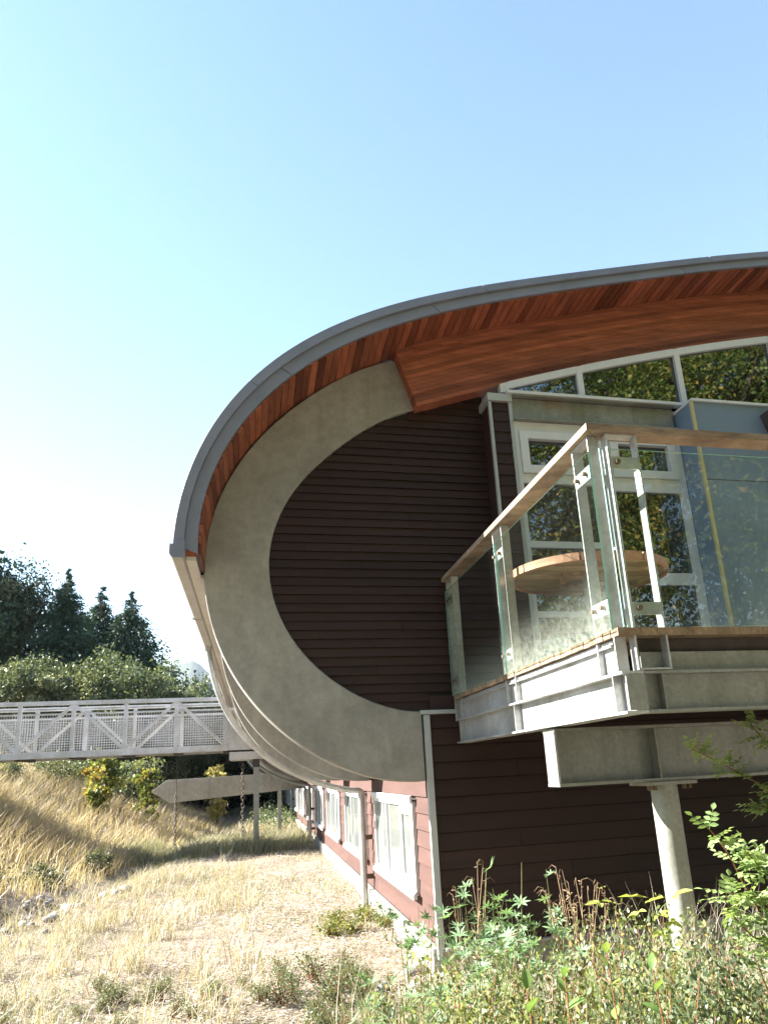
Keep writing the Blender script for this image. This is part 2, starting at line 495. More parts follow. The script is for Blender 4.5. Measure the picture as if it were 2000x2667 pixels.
class MB:
    """collects shapes given in s,t,z; build() links them as one mesh object"""
    def __init__(self):
        self.v, self.f = [], []

    def add(self, pts, faces):
        k = len(self.v)
        self.v += [Vector(p) for p in pts]
        self.f += [tuple(i + k for i in f) for f in faces]
        return self

    def box(self, s0, s1, t0, t1, z0, z1):
        p = [P(s, t, z) for z in (z0, z1) for t in (t0, t1) for s in (s0, s1)]
        return self.add(p, [(0, 2, 3, 1), (4, 5, 7, 6), (0, 1, 5, 4), (2, 6, 7, 3), (0, 4, 6, 2), (1, 3, 7, 5)])

    def prism(self, poly, t0, t1):            # poly of (s,z), extruded along t
        n = len(poly)
        p = [P(s, t0, z) for s, z in poly] + [P(s, t1, z) for s, z in poly]
        f = [tuple(range(n)), tuple(range(2 * n - 1, n - 1, -1))]
        f += [(i, i + n, (i + 1) % n + n, (i + 1) % n) for i in range(n)]
        return self.add(p, f)

    def strip(self, a, b, t0, t1):            # band between curves a and b (lists of s,z), closed solid along t
        n = len(a)
        p = [P(s, t0, z) for s, z in a] + [P(s, t0, z) for s, z in b] + [P(s, t1, z) for s, z in a] + [P(s, t1, z) for s, z in b]
        f = []
        for i in range(n - 1):
            f += [(i, i + 1, n + i + 1, n + i), (2 * n + i, 3 * n + i, 3 * n + i + 1, 2 * n + i + 1),
                  (i, 2 * n + i, 2 * n + i + 1, i + 1), (n + i, n + i + 1, 3 * n + i + 1, 3 * n + i)]
        f += [(0, n, 3 * n, 2 * n), (n - 1, 3 * n - 1, 4 * n - 1, 2 * n - 1)]
        return self.add(p, f)

    def bar(self, a, b, w, h, up=Z):          # rectangular bar between world points
        a, b = Vector(a), Vector(b)
        d = (b - a).normalized()
        x = d.cross(up)
        x = x.normalized() if x.length > 1e-4 else Vector((1, 0, 0))
        y = x.cross(d).normalized()
        p = [q + x * (i * w / 2) + y * (j * h / 2) for q in (a, b) for i, j in ((-1, -1), (1, -1), (1, 1), (-1, 1))]
        return self.add(p, [(0, 1, 2, 3), (7, 6, 5, 4), (0, 4, 5, 1), (1, 5, 6, 2), (2, 6, 7, 3), (3, 7, 4, 0)])

    def tube(self, path, r, n=10, caps=True):  # path in world points, r number or list
        path = [Vector(p) for p in path]
        rs = r if isinstance(r, (list, tuple)) else [r] * len(path)
        k = len(self.v)
        up = Vector((.13, .27, .95)).normalized()
        for i, p in enumerate(path):
            d = (path[min(i + 1, len(path) - 1)] - path[max(i - 1, 0)]).normalized()
            x = d.cross(up)
            if x.length < .05:
                x = d.cross(Vector((1, .1, 0)))
            x.normalize()
            y = d.cross(x).normalized()
            for j in range(n):
                a = 2 * math.pi * j / n
                self.v.append(p + (x * math.cos(a) + y * math.sin(a)) * rs[i])
        for i in range(len(path) - 1):
            for j in range(n):
                a, b = k + i * n + j, k + i * n + (j + 1) % n
                self.f.append((a, b, b + n, a + n))
        if caps:
            self.f.append(tuple(k + j for j in range(n - 1, -1, -1)))
            e = k + (len(path) - 1) * n
            self.f.append(tuple(e + j for j in range(n)))
        return self

    def build(self, name, mat, parent=None, smooth=False, bevel=0.0, fix=True, loc=None):
        base = Vector(loc) if loc is not None else (parent_base(parent) if parent else Vector((0, 0, 0)))
        me = bpy.data.meshes.new(name)
        me.from_pydata([tuple(p - base) for p in self.v], [], self.f)
        if fix:
            bm = bmesh.new(); bm.from_mesh(me)
            bmesh.ops.recalc_face_normals(bm, faces=bm.faces)
            bm.to_mesh(me); bm.free()
        o = bpy.data.objects.new(name, me)
        COL.objects.link(o)
        for mm in (mat if isinstance(mat, (list, tuple)) else [mat]):
            me.materials.append(mm)
        if parent:
            o.parent = parent
            if loc is not None:
                o.location = Vector(loc) - parent_base(parent)
        elif loc is not None:
            o.location = loc
        if smooth:
            me.shade_smooth()
            try:
                me.set_sharp_from_angle(angle=math.radians(35))
            except Exception:
                pass
        if bevel:
            md = o.modifiers.new('bevel', 'BEVEL'); md.width = bevel; md.segments = 2; md.limit_method = 'ANGLE'
        return o


def parent_base(o):
    b = Vector((0, 0, 0))
    while o is not None:
        b = b + o.location
        o = o.parent
    return b


def copy_tree(o, parent=None):
    c = o.copy(); COL.objects.link(c)
    if parent is not None:
        c.parent = parent
    for ch in list(o.children):
        copy_tree(ch, c)
    return c


def mesh_np(name, verts, faces, tint=None):
    """verts (n,3), faces (m,k) with k fixed"""
    me = bpy.data.meshes.new(name)
    m, k = faces.shape
    me.vertices.add(len(verts)); me.vertices.foreach_set('co', np.ascontiguousarray(verts, dtype=np.float32).ravel())
    me.loops.add(m * k); me.loops.foreach_set('vertex_index', np.ascontiguousarray(faces, dtype=np.int32).ravel())
    me.polygons.add(m)
    me.polygons.foreach_set('loop_start', np.arange(0, m * k, k, dtype=np.int32))
    try:
        me.polygons.foreach_set('loop_total', np.full(m, k, dtype=np.int32))
    except Exception:
        pass
    if tint is not None:
        at = me.attributes.new('tint', 'FLOAT', 'FACE')
        at.data.foreach_set('value', np.ascontiguousarray(tint, dtype=np.float32))
    me.update(calc_edges=True)
    me.validate()
    return me


def link_mesh(name, me, mat, parent=None, loc=(0, 0, 0)):
    o = bpy.data.objects.new(name, me)
    COL.objects.link(o)
    if not me.materials:
        me.materials.append(mat)
    o.location = loc
    if parent:
        o.parent = parent
    return o


def unit(a):
    return a / np.maximum(np.linalg.norm(a, axis=1, keepdims=True), 1e-9)


def leaf_quads(c, length, width, axis=None, rng=RNG, flat=0.0):
    """rhombic leaves at points c; axis: preferred leaf direction (n,3) or None"""
    n = len(c)
    a = unit(rng.normal(size=(n, 3))) if axis is None else unit(axis)
    r = rng.normal(size=(n, 3))
    r[:, :2] *= (1 - flat)
    b = unit(np.cross(a, r))
    if flat:
        b[:, 2] *= (1 - flat); b = unit(b)
    length = np.broadcast_to(length, (n,))[:, None]; width = np.broadcast_to(width, (n,))[:, None]
    v = np.stack([c - a * length / 2, c + b * width / 2 - a * length * .05, c + a * length / 2, c - b * width / 2 - a * length * .05], 1).reshape(-1, 3)
    f = np.arange(4 * n).reshape(n, 4)
    return v, f


def leaf_hex(c, length, width, axis, rng=RNG):
    n = len(c)
    a = unit(axis)
    b = unit(np.cross(a, rng.normal(size=(n, 3))))
    nn = np.cross(a, b)
    l = np.broadcast_to(length, (n,))[:, None]; w = np.broadcast_to(width, (n,))[:, None]
    dr = nn * l * .10
    v = np.stack([c - a * l * .5 - dr, c + b * w * .42 - a * l * .2, c + b * w * .45 + a * l * .15, c + a * l * .5 - dr, c - b * w * .45 + a * l * .15, c - b * w * .42 - a * l * .2], 1).reshape(-1, 3)
    return v, np.arange(6 * n).reshape(n, 6)


def blades(base, height, lean, width, rng=RNG, bend=.5):
    """grass blades: base (n,3) world, height (n,), lean (n,2) horizontal tip offset"""
    n = len(base)
    az = rng.uniform(0, 2 * np.pi, n)
    side = np.stack([np.cos(az), np.sin(az), np.zeros(n)], 1) * (np.broadcast_to(width, (n,)) / 2)[:, None]
    l3 = np.concatenate([lean, np.zeros((n, 1))], 1)
    mid = base + l3 * (1 - bend) * .45
    mid[:, 2] += height * .58
    tip = base + l3
    tip[:, 2] += height
    v = np.stack([base - side, base + side, mid - side * .75, mid + side * .75, tip], 1).reshape(-1, 3)
    k = (np.arange(n) * 5)[:, None]
    f = np.concatenate([k + np.array([[0, 1, 2]]), k + np.array([[1, 3, 2]]), k + np.array([[2, 3, 4]])], 1).reshape(-1, 3)
    return v, f


# ------------------------------------------------------------------ ground
def build_ground():
    def axis(lo, hi, fine_lo, fine_hi, step):
        a = list(np.arange(fine_lo, fine_hi + 1e-6, step))
        x, d = fine_hi, step
        while x < hi:
            d *= 1.28; x += d; a.append(min(x, hi))
        x, d = fine_lo, step
        while x > lo:
            d *= 1.28; x -= d; a.insert(0, max(x, lo))
        return np.array(a)
    ss = axis(-6000, 6000, -16, 5, .3); tt = axis(-3000, 7000, -9, 30, .35)
    S, T = np.meshgrid(ss, tt)
    H = ground_h(S, T)
    pts = Pn(np.stack([S.ravel(), T.ravel(), H.ravel()], 1))
    nx, ny = len(ss), len(tt)
    i = (np.arange(ny - 1)[:, None] * nx + np.arange(nx - 1)[None]).ravel()
    f = np.stack([i, i + 1, i + nx + 1, i + nx], 1)
    me = mesh_np('ground', pts, f)
    me.shade_smooth()
    o = link_mesh('ground', me, M['soil'])
    tag(o, kind='structure')
    return o


ground = build_ground()

# ------------------------------------------------------------------ the curves of the end elevation (s,z), traced on their planes
outer_px = [(1155, 622), (1000, 665), (880, 715), (760, 785), (660, 860), (560, 950), (480, 1030), (400, 1130), (340, 1225), (300, 1320), (270, 1400), (250, 1500), (243, 1580)]
outer_px = [(400 + .5425 * x, 600 + .5425 * y) for x, y in outer_px]
outer_px += [(.4822 * x, 1400 + .4822 * y) for x, y in [(1103, 250), (1112, 320), (1130, 420), (1160, 520), (1200, 620), (1260, 730)]]
outer_px += [(500 + .4219 * x, 1750 + .4219 * y) for x, y in [(330, 130), (440, 260), (560, 370), (680, 460), (800, 530), (930, 595), (1060, 640), (1180, 660), (1300, 672), (1440, 680)]]
inner_px = [(400 + .5425 * x, 600 + .5425 * y) for x, y in [(1260, 855), (1180, 885), (1090, 915), (1000, 962), (900, 1025), (820, 1095), (750, 1165), (690, 1235), (640, 1305), (600, 1385), (575, 1455), (558, 1540), (553, 1650)]]
inner_px += [(.4822 * x, 1400 + .4822 * y) for x, y in [(1455, 200), (1475, 310), (1500, 390), (1540, 480), (1590, 560), (1659, 640)]]
inner_px += [(500 + .4219 * x, 1750 + .4219 * y) for x, y in [(900, 70), (1000, 130), (1100, 175), (1200, 215), (1300, 238), (1360, 245), (1420, 240)]]


def radial_fit(px, t, c, deg, n=72):
    pts = np.array([at_t(x, y, t) for x, y in px])
    a = np.unwrap(np.arctan2(pts[:, 1] - c[1], pts[:, 0] - c[0]))
    r = np.hypot(pts[:, 0] - c[0], pts[:, 1] - c[1])
    k = np.polyfit(a, r, deg)
    aa = np.linspace(a[0], a[-1], n)
    rr = np.polyval(k, aa)
    return [(c[0] + q * math.cos(w), c[1] + q * math.sin(w)) for w, q in zip(aa, rr)]


CEN = (0.02, 3.76)
OUT = radial_fit(outer_px, 0.0, CEN, 6)
INN = radial_fit(inner_px, 0.0, CEN, 6)
OUT[-1] = (-.04, OUT[-1][1]); INN[-1] = (-.04, INN[-1][1])


def curve_fit(px, t, extra, deg=7, n=150):
    pts = [at_t(x, y, t) for x, y in px] + extra
    pts = np.array(pts)
    u = np.concatenate([[0], np.cumsum(np.hypot(*np.diff(pts, axis=0).T))])
    ks, kz = np.polyfit(u, pts[:, 0], deg), np.polyfit(u, pts[:, 1], deg)
    uu = np.linspace(0, u[-1], n)
    return np.stack([np.polyval(ks, uu), np.polyval(kz, uu)], 1)


TF = -.68
ftop_px = [(400 + .5425 * x, 600 + .5425 * y) for x, y in [(95, 1510), (110, 1380), (140, 1250), (180, 1145), (240, 1020), (320, 890), (430, 765), (560, 645), (720, 535), (900, 445), (1100, 375), (1300, 325), (1500, 285)]]
ftop_px += [(1000 + .6028 * x, 600 + .6028 * y) for x, y in [(430, 245), (800, 190), (1200, 140), (1659, 97)]]
fbot_px = [(400 + .5425 * x, 600 + .5425 * y) for x, y in [(210, 1550), (220, 1450), (235, 1330), (270, 1200), (330, 1060), (420, 930), (510, 835), (635, 715), (760, 632), (900, 555), (1100, 470), (1340, 402)]]
fbot_px += [(1000 + .6028 * x, 600 + .6028 * y) for x, y in [(400, 320), (700, 270), (1000, 222), (1300, 185), (1659, 150)]]
FTOP = curve_fit(ftop_px, TF, [(6.2, 7.76), (8.2, 8.02)])
FBOT = curve_fit(fbot_px, TF, [(6.15, 7.53), (8.2, 7.78)])


def arc_param(c):
    return np.concatenate([[0], np.cumsum(np.hypot(*np.diff(c, axis=0).T))])


def on_curve(c, q):                       # q = fraction of length
    u = arc_param(c); q = np.asarray(q) * u[-1]
    return np.stack([np.interp(q, u, c[:, 0]), np.interp(q, u, c[:, 1])], -1)


# ------------------------------------------------------------------ the building
BAY = 3.8
NBAY = 11
LEN = NBAY * BAY + .6
bld = empty('curved_roof_building', O, 'long brown-clad building with curved metal roof and round concrete end ring', 'building')

# concrete ribs (the first one is the big end ring)
rib0 = MB().strip(OUT, INN, 0.0, .30).build('concrete_rib', M['concrete'], bld, True, .012)
rib0['label'] = 'big pale concrete end ring framing the dark wall'
for k in range(1, NBAY + 1):
    r = rib0.copy(); COL.objects.link(r); r.location = U * (BAY * k); r.parent = bld
    del r['label']

# recessed shell between the ribs
sh = [(CEN[0] + (s - CEN[0]) * .82, CEN[1] + (z - CEN[1]) * .82) for s, z in OUT if z < 3.95]
sh2 = [(CEN[0] + (s - CEN[0]) * .78, CEN[1] + (z - CEN[1]) * .78) for s, z in OUT if z < 3.95]
MB().strip(sh, sh2, .305, LEN).build('curved_shell', M['shell'], bld, True)

# roof body, fascia panels, soffit planks
body_top = [(s, z) for s, z in FTOP]
body_bot = [(s, z) for s, z in FBOT]
MB().strip([tuple(p) for p in on_curve(FTOP, np.linspace(.0, 1, 120))], [tuple(p) for p in on_curve(FBOT, np.linspace(0.0, 1, 120))], TF + .035, LEN).build('roof', M['roof_metal'], bld, True)
FMID = np.stack([on_curve(FTOP, np.linspace(0, 1, 150)), on_curve(FBOT, np.linspace(0, 1, 150))])
FMID = FMID[0] * .56 + FMID[1] * .44


def panel_bounds(joints, curve):
    u = arc_param(curve)
    return [float(np.interp(j, curve[:, 0], u) / u[-1]) for j in joints]


def fascia(ca, cb, joints, t0, t1, gap=.0005):
    b = [0.0] + panel_bounds(joints, ca) + [1.0]
    for i in range(len(b) - 1):
        q = np.linspace(b[i] + (gap / 2 if i else 0), b[i + 1] - (gap / 2 if i < len(b) - 2 else 0), 26)
        o = MB().strip([tuple(p) for p in on_curve(ca, q)], [tuple(p) for p in on_curve(cb, q)], t0, t1).build('fascia_panel', M['roof_metal'], bld, True, .004)


fascia(FMID, FBOT, [-1.36, .2, 3.3, 5.6], TF, TF + .034)
fascia(FTOP, FMID, [-1.66, .78, 3.7, 6.0], TF - .035, TF + .033)
# drip edge along the roof edge
soff = empty('soffit', (0, 0, 0)); soff.parent = bld
ub = arc_param(FBOT); npl = int(ub[-1] / .094)
for i in range(npl):
    q0, q1 = i / npl, (i + 1) / npl - .0009
    a, b = on_curve(FBOT, q0), on_curve(FBOT, q1)
    if a[0] > 6.5:
        break
    d = (b - a) / np.linalg.norm(b - a)
    nrm = np.array([d[1], -d[0]])                # towards the inside of the curve
    j = random.uniform(-.002, .002)
    a0, b0, a1, b1 = a + nrm * (.002 + j), b + nrm * (.002 + j), a + nrm * (.022 + j), b + nrm * (.022 + j)
    MB().prism([tuple(a0), tuple(b0), tuple(b1), tuple(a1)], TF + .036, .05).build('soffit_plank', M['cedar'], soff)

# glulam beam built of curved lamellas
gt = [(1000 + .6028 * x, 600 + .6028 * y) for x, y in [(50, 545), (400, 460), (800, 392), (1200, 340), (1659, 305)]]
gb = [(1000 + .6028 * x, 600 + .6028 * y) for x, y in [(145, 765), (440, 685), (500, 663), (850, 590), (1250, 525), (1659, 460)]]
TG = -.15
GT = curve_fit(gt, TG, [(6.5, 7.50), (8.0, 7.68)], 3, 60)
GB = curve_fit(gb, TG, [(6.4, 7.0), (8.0, 7.2)], 3, 60)
GT = np.stack([GT[:, 0], np.maximum(GT[:, 1], np.interp(GT[:, 0], FBOT[:, 0], FBOT[:, 1]) - .026)], 1)
GBC = curve_fit(gb, -.30, [(6.4, 6.85), (8.0, 7.05)], 3, 60)
glu = empty('glulam_beam', (0, 0, 0)); glu.parent = bld
NL = 15
ct, cb = on_curve(GT, np.linspace(0, 1, 48)), on_curve(GB, np.linspace(0, 1, 48))
for i in range(NL):
    f0, f1 = i / NL, (i + 1) / NL - .004
    o = MB().strip([tuple(p) for p in ct * (1 - f0) + cb * f0], [tuple(p) for p in ct * (1 - f1) + cb * f1], TG + random.uniform(0, .0025), .10).build('lamella', M['glulam'], glu)

# gutter, eave panels
GUT = [(-2.335, 3.655), (-2.335, 3.555), (-2.31, 3.52), (-2.225, 3.52), (-2.205, 3.54), (-2.205, 3.665), (-2.215, 3.665), (-2.215, 3.545), (-2.23, 3.53), (-2.305, 3.53), (-2.325, 3.56), (-2.325, 3.655)]
gut = MB().prism(GUT, TF - .02, LEN).build('gutter', M['gutter'], bld)
MB().prism([(-2.335, 3.63), (-2.335, 3.555), (-2.31, 3.52), (-2.225, 3.52), (-2.205, 3.54), (-2.205, 3.69)], TF - .05, TF - .022).build('end_cap', M['roof_metal'], gut, False, .004)
for k in range(9):
    MB().box(-2.337, -2.203, 2.1 + k * 4.6, 2.13 + k * 4.6, 3.515, 3.60).build('joint_strap', M['gutter'], gut)
t = TF + .04
while t < LEN - 1:
    MB().box(-2.20, -2.115 if t < -.3 else -2.03, t, (t + .655 if t < -.3 else t + 1.20), 3.515, 3.55).build('eave_panel', M['eave'], bld)
    t += (1.206 if t > -.3 else .661)
MB().box(-2.203, -2.12, TF + .04, LEN, 3.552, 3.70).build('eave_board', M['cedar'], bld)

# end wall, upper: narrow boards inside the ring
upper = empty('upper_end_wall', (0, 0, 0)); upper.parent = bld
inn = np.array(INN)
zi = 2.245
while zi < 5.72:
    z1 = zi + .087
    zm = (zi + z1) / 2
    sel = inn[np.abs(inn[:, 1] - zm) < .12]
    s0 = (sel[:, 0].min() if len(sel) else .1) - .10
    if zm > 5.3: s0 = .0
    q = [(.048, z1 - .004), (.062, z1 - .004), (.062, zi), (.030, zi)]
    cut = random.uniform(s0 + .4, .6) if random.random() < .45 and s0 < -.2 else None
    for a0, a1 in ([(s0, .88)] if cut is None else [(s0, cut - .0025), (cut, .88)]):
        jt = random.uniform(-.0015, .0015)
        p = [P(a0, a + jt, b) for a, b in q] + [P(a1, a + jt, b) for a, b in q]
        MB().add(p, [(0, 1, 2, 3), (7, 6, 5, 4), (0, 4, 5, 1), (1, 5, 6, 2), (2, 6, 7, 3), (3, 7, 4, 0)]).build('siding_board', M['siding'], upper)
    zi = z1
MB().prism([(CEN[0] + (a - CEN[0]) * 1.1, CEN[1] + (b - CEN[1]) * 1.1) for a, b in INN] + [(.9, INN[-1][1] - .12), (.9, 5.72)], .064, .12).build('wall_backing', M['dark'], upper)

# end wall, lower: wide boards
lower = empty('lower_end_wall', (0, 0, 0)); lower.parent = bld
for k in range(14):
    z0, z1 = .217 + k * .155, .217 + (k + 1) * .155
    if z1 > 2.42: break
    joint = [.045, [1.9, .95, 2.6, 1.45][k % 4] + random.uniform(-.2, .2), 4.9]
    for a, b in zip(joint[:-1], joint[1:]):
        q = [(.012, z1 - .007), (.03, z1 - .007), (.03, z0), (-.006, z0)]
        p = [P(a, u, w) for u, w in q] + [P(b - .003, u, w) for u, w in q]
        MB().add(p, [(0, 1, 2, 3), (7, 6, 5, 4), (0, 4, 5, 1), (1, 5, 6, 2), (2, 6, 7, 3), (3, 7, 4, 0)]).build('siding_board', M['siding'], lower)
MB().box(.05, 4.9, .031, .09, .15, 2.40).build('wall_backing', M['dark'], lower)
MB().box(.0, 5.0, -.05, .12, -.3, .19).build('foundation', M['foundation'], bld)
MB().box(.036, 5.0, -.075, -.008, .192, .212).build('sill_flashing', M['eave'], bld)
MB().box(-.028, .034, -.028, .034, .12, 2.20).build('corner_trim', M['trim'], bld, False, .004)
MB().box(-.06, .30, -.045, .028, 2.205, 2.243).build('ledge_flashing', M['trim'], bld, False, .004)

# side wall
side = empty('side_wall', (0, 0, 0)); side.parent = bld
W0, W1 = .83, 3.60
for k in range(NBAY):
    for r in range(12):
        z0, z1 = .217 + r * .155, .217 + (r + 1) * .155
        t0, t1 = (k * BAY if k else .044), (k + 1) * BAY
        if r < 2 or r >= 8:
            segs = [(t0, t1)]
        else:
            segs = [(t0, k * BAY + W0), (k * BAY + W1, t1)]
        for a, b in segs:
            q = [(.012, z1 - .006), (.03, z1 - .006), (.03, z0), (-.004, z0)]
            p = [P(u, a, w) for u, w in q] + [P(u, b - .003, w) for u, w in q]
            MB().add(p, [(0, 1, 2, 3), (7, 6, 5, 4), (0, 4, 5, 1), (1, 5, 6, 2), (2, 6, 7, 3), (3, 7, 4, 0)]).build('siding_board', M['siding_sunlit'], side)
MB().box(.031, .09, .092, LEN, .0, 2.15).build('wall_backing', M['dark'], side)
MB().box(-.06, .0, .044, LEN, -.3, .20).build('foundation', M['foundation'], side)


def side_window(t0, t1, z0, z1, first):
    w = empty('window', (0, 0, 0)); w.parent = bld
    f = .05
    MB().box(-.035, .028, t0, t0 + f, z0, z1).box(-.035, .028, t1 - f, t1, z0, z1).box(-.035, .028, t0 + f, t1 - f, z1 - f, z1).box(-.035, .028, t0 + f, t1 - f, z0, z0 + f).build('frame', M['white'], w)
    MB().box(-.065, -.036, t0 - .04, t1 + .04, z1 - .005, z1 + .06).build('head_trim', M['white'], w, False, .006)
    MB().prism([(-.036, z0 + .05), (-.036, z0 - .03), (-.075, z0 - .03), (-.075, z0 + .012)], t0 - .03, t1 + .03).build('sill', M['white'], w)
    a = [t0 + f, t0 + .80, t0 + 1.80, t1 - f]
    for i in range(3):
        MB().box(-.006, .004, a[i] + .012, a[i + 1] - .012, z0 + f, z1 - f).build('pane', M['pane_side'], w)
        if i:
            MB().box(-.028, .020, a[i] - .022, a[i] + .022, z0 + f, z1 - f).build('mullion', M['white'], w)
    # opening sash of the nearest light
    q0, q1, s0, s1 = a[0] + .004, a[1] - .026, z0 + f + .004, z1 - f - .004
    MB().box(-.03, -.008, q0, q0 + .09, s0, s1).box(-.03, -.008, q1 - .07, q1, s0, s1).box(-.03, -.008, q0 + .09, q1 - .07, s1 - .08, s1).box(-.03, -.008, q0 + .09, q1 - .07, s0, s0 + .08).build('sash', M['white'], w)


for k in range(NBAY):
    side_window(k * BAY + W0, k * BAY + W1, .525, 1.40, k == 0)

# curved downspouts with brackets
c2b = [(425, 1010), (450, 1180), (475, 1310), (520, 1450), (590, 1600), (680, 1720)]
dpx = [(400 + .3165 * x, 1350 + .3165 * y) for x, y in c2b] + [(500 + .4219 * x, 1750 + .4219 * y) for x, y in [(290, 380), (400, 490), (540, 580), (700, 660), (850, 710), (960, 730)]]
DP = [at_t(x, y, 4.2) for x, y in dpx]
dc = curve_fit(dpx, 4.2, [], 5, 40)


def downspout(t):
    d = empty('downspout', (0, 0, 0)); d.parent = bld
    path = [P(-2.27, t, 3.56), P(-2.27, t, 3.50)] + [P(s + .03, t, z) for s, z in dc[3:]] + [P(-.17, t, 1.478), P(-.135, t, 1.462), P(-.13, t, 1.42)]
    MB().tube(path, .042, 12).build('curved_pipe', M['steel_bar'], d, True)
    MB().tube([P(-.13, t, 1.475), P(-.13, t, 1.0), P(-.13, t, -.02)], .046, 12).build('standpipe', M['steel_bar'], d, True)
    MB().tube([P(-2.27, t, 3.545), P(-2.275, t, 3.46)], [.075, .046], 12).build('outlet', M['gutter'], d, True)
    for z in (.36, .86):
        MB().box(-.12, .002, t - .035, t + .035, z - .03, z + .03).build('bracket', M['bolt'], d)


for t in (4.2, 15.6, 27.0, 38.4):
    downspout(t)

# curtain wall on the deck side
TC = -.30
cw = empty('glazed_front', (0, 0, 0)); cw.parent = bld
pil = empty('pilaster', (0, 0, 0)); pil.parent = bld
MB().box(.872, 1.085, TC + .012, .028, 2.38, 5.41).build('pilaster_core', M['siding'], pil)
z = 2.40
while z < 5.37:
    q = [(TC + .010, z + .115), (TC + .0115, z + .115), (TC + .0115, z), (TC - .004, z)]
    p = [P(.884, a, b) for a, b in q] + [P(1.078, a, b) for a, b in q]
    MB().add(p, [(0, 1, 2, 3), (7, 6, 5, 4), (0, 4, 5, 1), (1, 5, 6, 2), (2, 6, 7, 3), (3, 7, 4, 0)]).build('siding_board', M['siding'], pil)
    z += .121
MB().box(.852, .883, TC - .012, TC + .03, 2.38, 5.405).build('corner_trim', M['trim'], pil)
MB().box(1.079, 1.118, TC - .012, TC + .03, 2.38, 5.405).build('corner_trim', M['trim'], pil)
MB().box(.840, 1.12, TC - .035, .02, 5.407, 5.495).build('cap', M['trim'], pil, False, .004)
# header channel
hd = MB().box(1.125, 3.10, TC + .02, TC + .03, 5.215, 5.47).box(1.125, 3.10, TC - .06, TC + .019, 5.475, 5.49).box(1.125, 3.10, TC - .06, TC + .019, 5.20, 5.214).build('header_channel', M['steel'], cw)
MB().box(1.06, 8.0, TC - .075, TC + .02, 5.492, 5.525).build('sill_flashing', M['white'], cw)


def gbot(s):
    return float(np.interp(s, GBC[:, 0], GBC[:, 1])) - .012


# clerestory
edges = [1.06, 1.985, 3.285, 4.65, 6.0]
for i in range(len(edges)):
    s = edges[i]
    w = .05 if i == 0 else .036
    MB().prism([(s - w, 5.527), (s + w, 5.527), (s + w, gbot(s + w) + .03), (s - w, gbot(s - w) + .03)], TC + .0, TC + .09).build('mullion', M['white'], cw)
    if i < len(edges) - 1:
        e = edges[i + 1]
        q = np.linspace(s + (.051 if i == 0 else .037), e - .037, 6)
        low = [(float(x), gbot(x) - .05) for x in q]; top = [(float(x), gbot(x) + .035) for x in q]
        MB().strip(top, low, TC + .002, TC + .088).build('head_frame', M['white'], cw)
        poly = [(q[0], 5.527)] + [(q[-1], 5.527)] + [(x, zz - .001) for x, zz in low[::-1]]
        MB().prism([(float(a), float(b)) for a, b in poly], TC + .045, TC + .053).build('pane', M['pane'], cw)
        MB().box(q[0], q[-1], TC + .03, TC + .044, 5.527, 5.55).build('glazing_bead', M['white'], cw)
MB().prism([(1.02, 5.50), (6.0, 5.50)] + [(float(x), gbot(x) - .02) for x in np.linspace(6.0, 1.02, 14)], TC + .095, TC + .12).build('room_backing', M['dark'], cw)


def frame_rect(s0, s1, z0, z1, w, t0, t1, name='frame', parent=None):
    MB().box(s0, s0 + w, t0, t1, z0, z1).box(s1 - w, s1, t0, t1, z0, z1).box(s0 + w, s1 - w, t0, t1, z1 - w, z1).box(s0 + w, s1 - w, t0, t1, z0, z0 + w).build(name, M['white'], parent or cw)


def lite(s0, s1, z0, z1):
    MB().box(s0, s1, TC + .05, TC + .058, z0, z1).build('pane', M['pane'], cw)


for s0, s1 in ((1.12, 1.165), (2.12, 2.225), (3.03, 3.118)):
    MB().box(s0, s1, TC + .004, TC + .10, 2.372, 5.195).build('mullion', M['white'], cw)
for (a, b, rows) in ((1.166, 2.119, [(5.085, 5.195), (4.50, 4.60), (3.80, 3.868), (3.08, 3.142), (2.372, 2.44)]),
                     (2.226, 3.029, [(5.085, 5.195), (4.45, 4.60), (3.42, 3.55), (2.372, 2.46)])):
    for z0, z1 in rows:
        MB().box(a, b, TC + .008, TC + .096, z0, z1).build('transom', M['white'], cw)
    for (z0, z1), (y0, y1) in zip(rows[:-1], rows[1:]):
        lite(a, b, y1, z0)
    frame_rect(a + .004, b - .004, 4.604, 5.081, .088, TC - .025, TC + .045, 'awning_sash')
MB().box(1.12, 3.11, TC + .105, TC + .13, 2.372, 5.2).build('room_backing', M['dark'], cw)
MB().box(2.045, 2.105, TC + .044, TC + .048, 3.885, 4.13).build('window_card', M['paper'], cw)
MB().box(2.055, 2.095, TC + .041, TC + .0435, 4.02, 4.10).build('window_card', M['red'], cw)

# blue clad porch volume
porch = empty('porch_volume', (0, 0, 0)); porch.parent = bld
MB().box(3.125, 8.0, TC - .35, TC + .1, 2.372, 5.40).build('cladding', M['blue'], porch)
MB().box(3.118, 8.0, TC - .375, TC + .06, 5.402, 5.43).build('coping', M['white'], porch)
MB().box(3.108, 3.140, TC - .366, TC - .33, 2.372, 5.400).build('corner_trim', M['yellow'], porch)
wlm = MB().prism([(3.98, 5.28), (4.22, 5.28), (4.17, 5.02), (4.06, 5.02)], TC - .50, TC - .352).build('wall_lamp', M['iron'], porch)
MB().box(3.15, 8.0, TC - .3515, TC - .349, 4.488, 4.496).build('panel_joint', M['dark'], porch)
# body of the building behind the fronts
MB().box(.10, 8.0, .15, LEN - .3, .0, 5.25).build('building_core', M['dark'], bld)

# ------------------------------------------------------------------ the deck
deck = empty('raised_deck', P(.34, -3.6, 0), 'raised steel deck with glass railing and pipe column', 'deck')
SX, TX, SR = .28, -3.76, 5.2


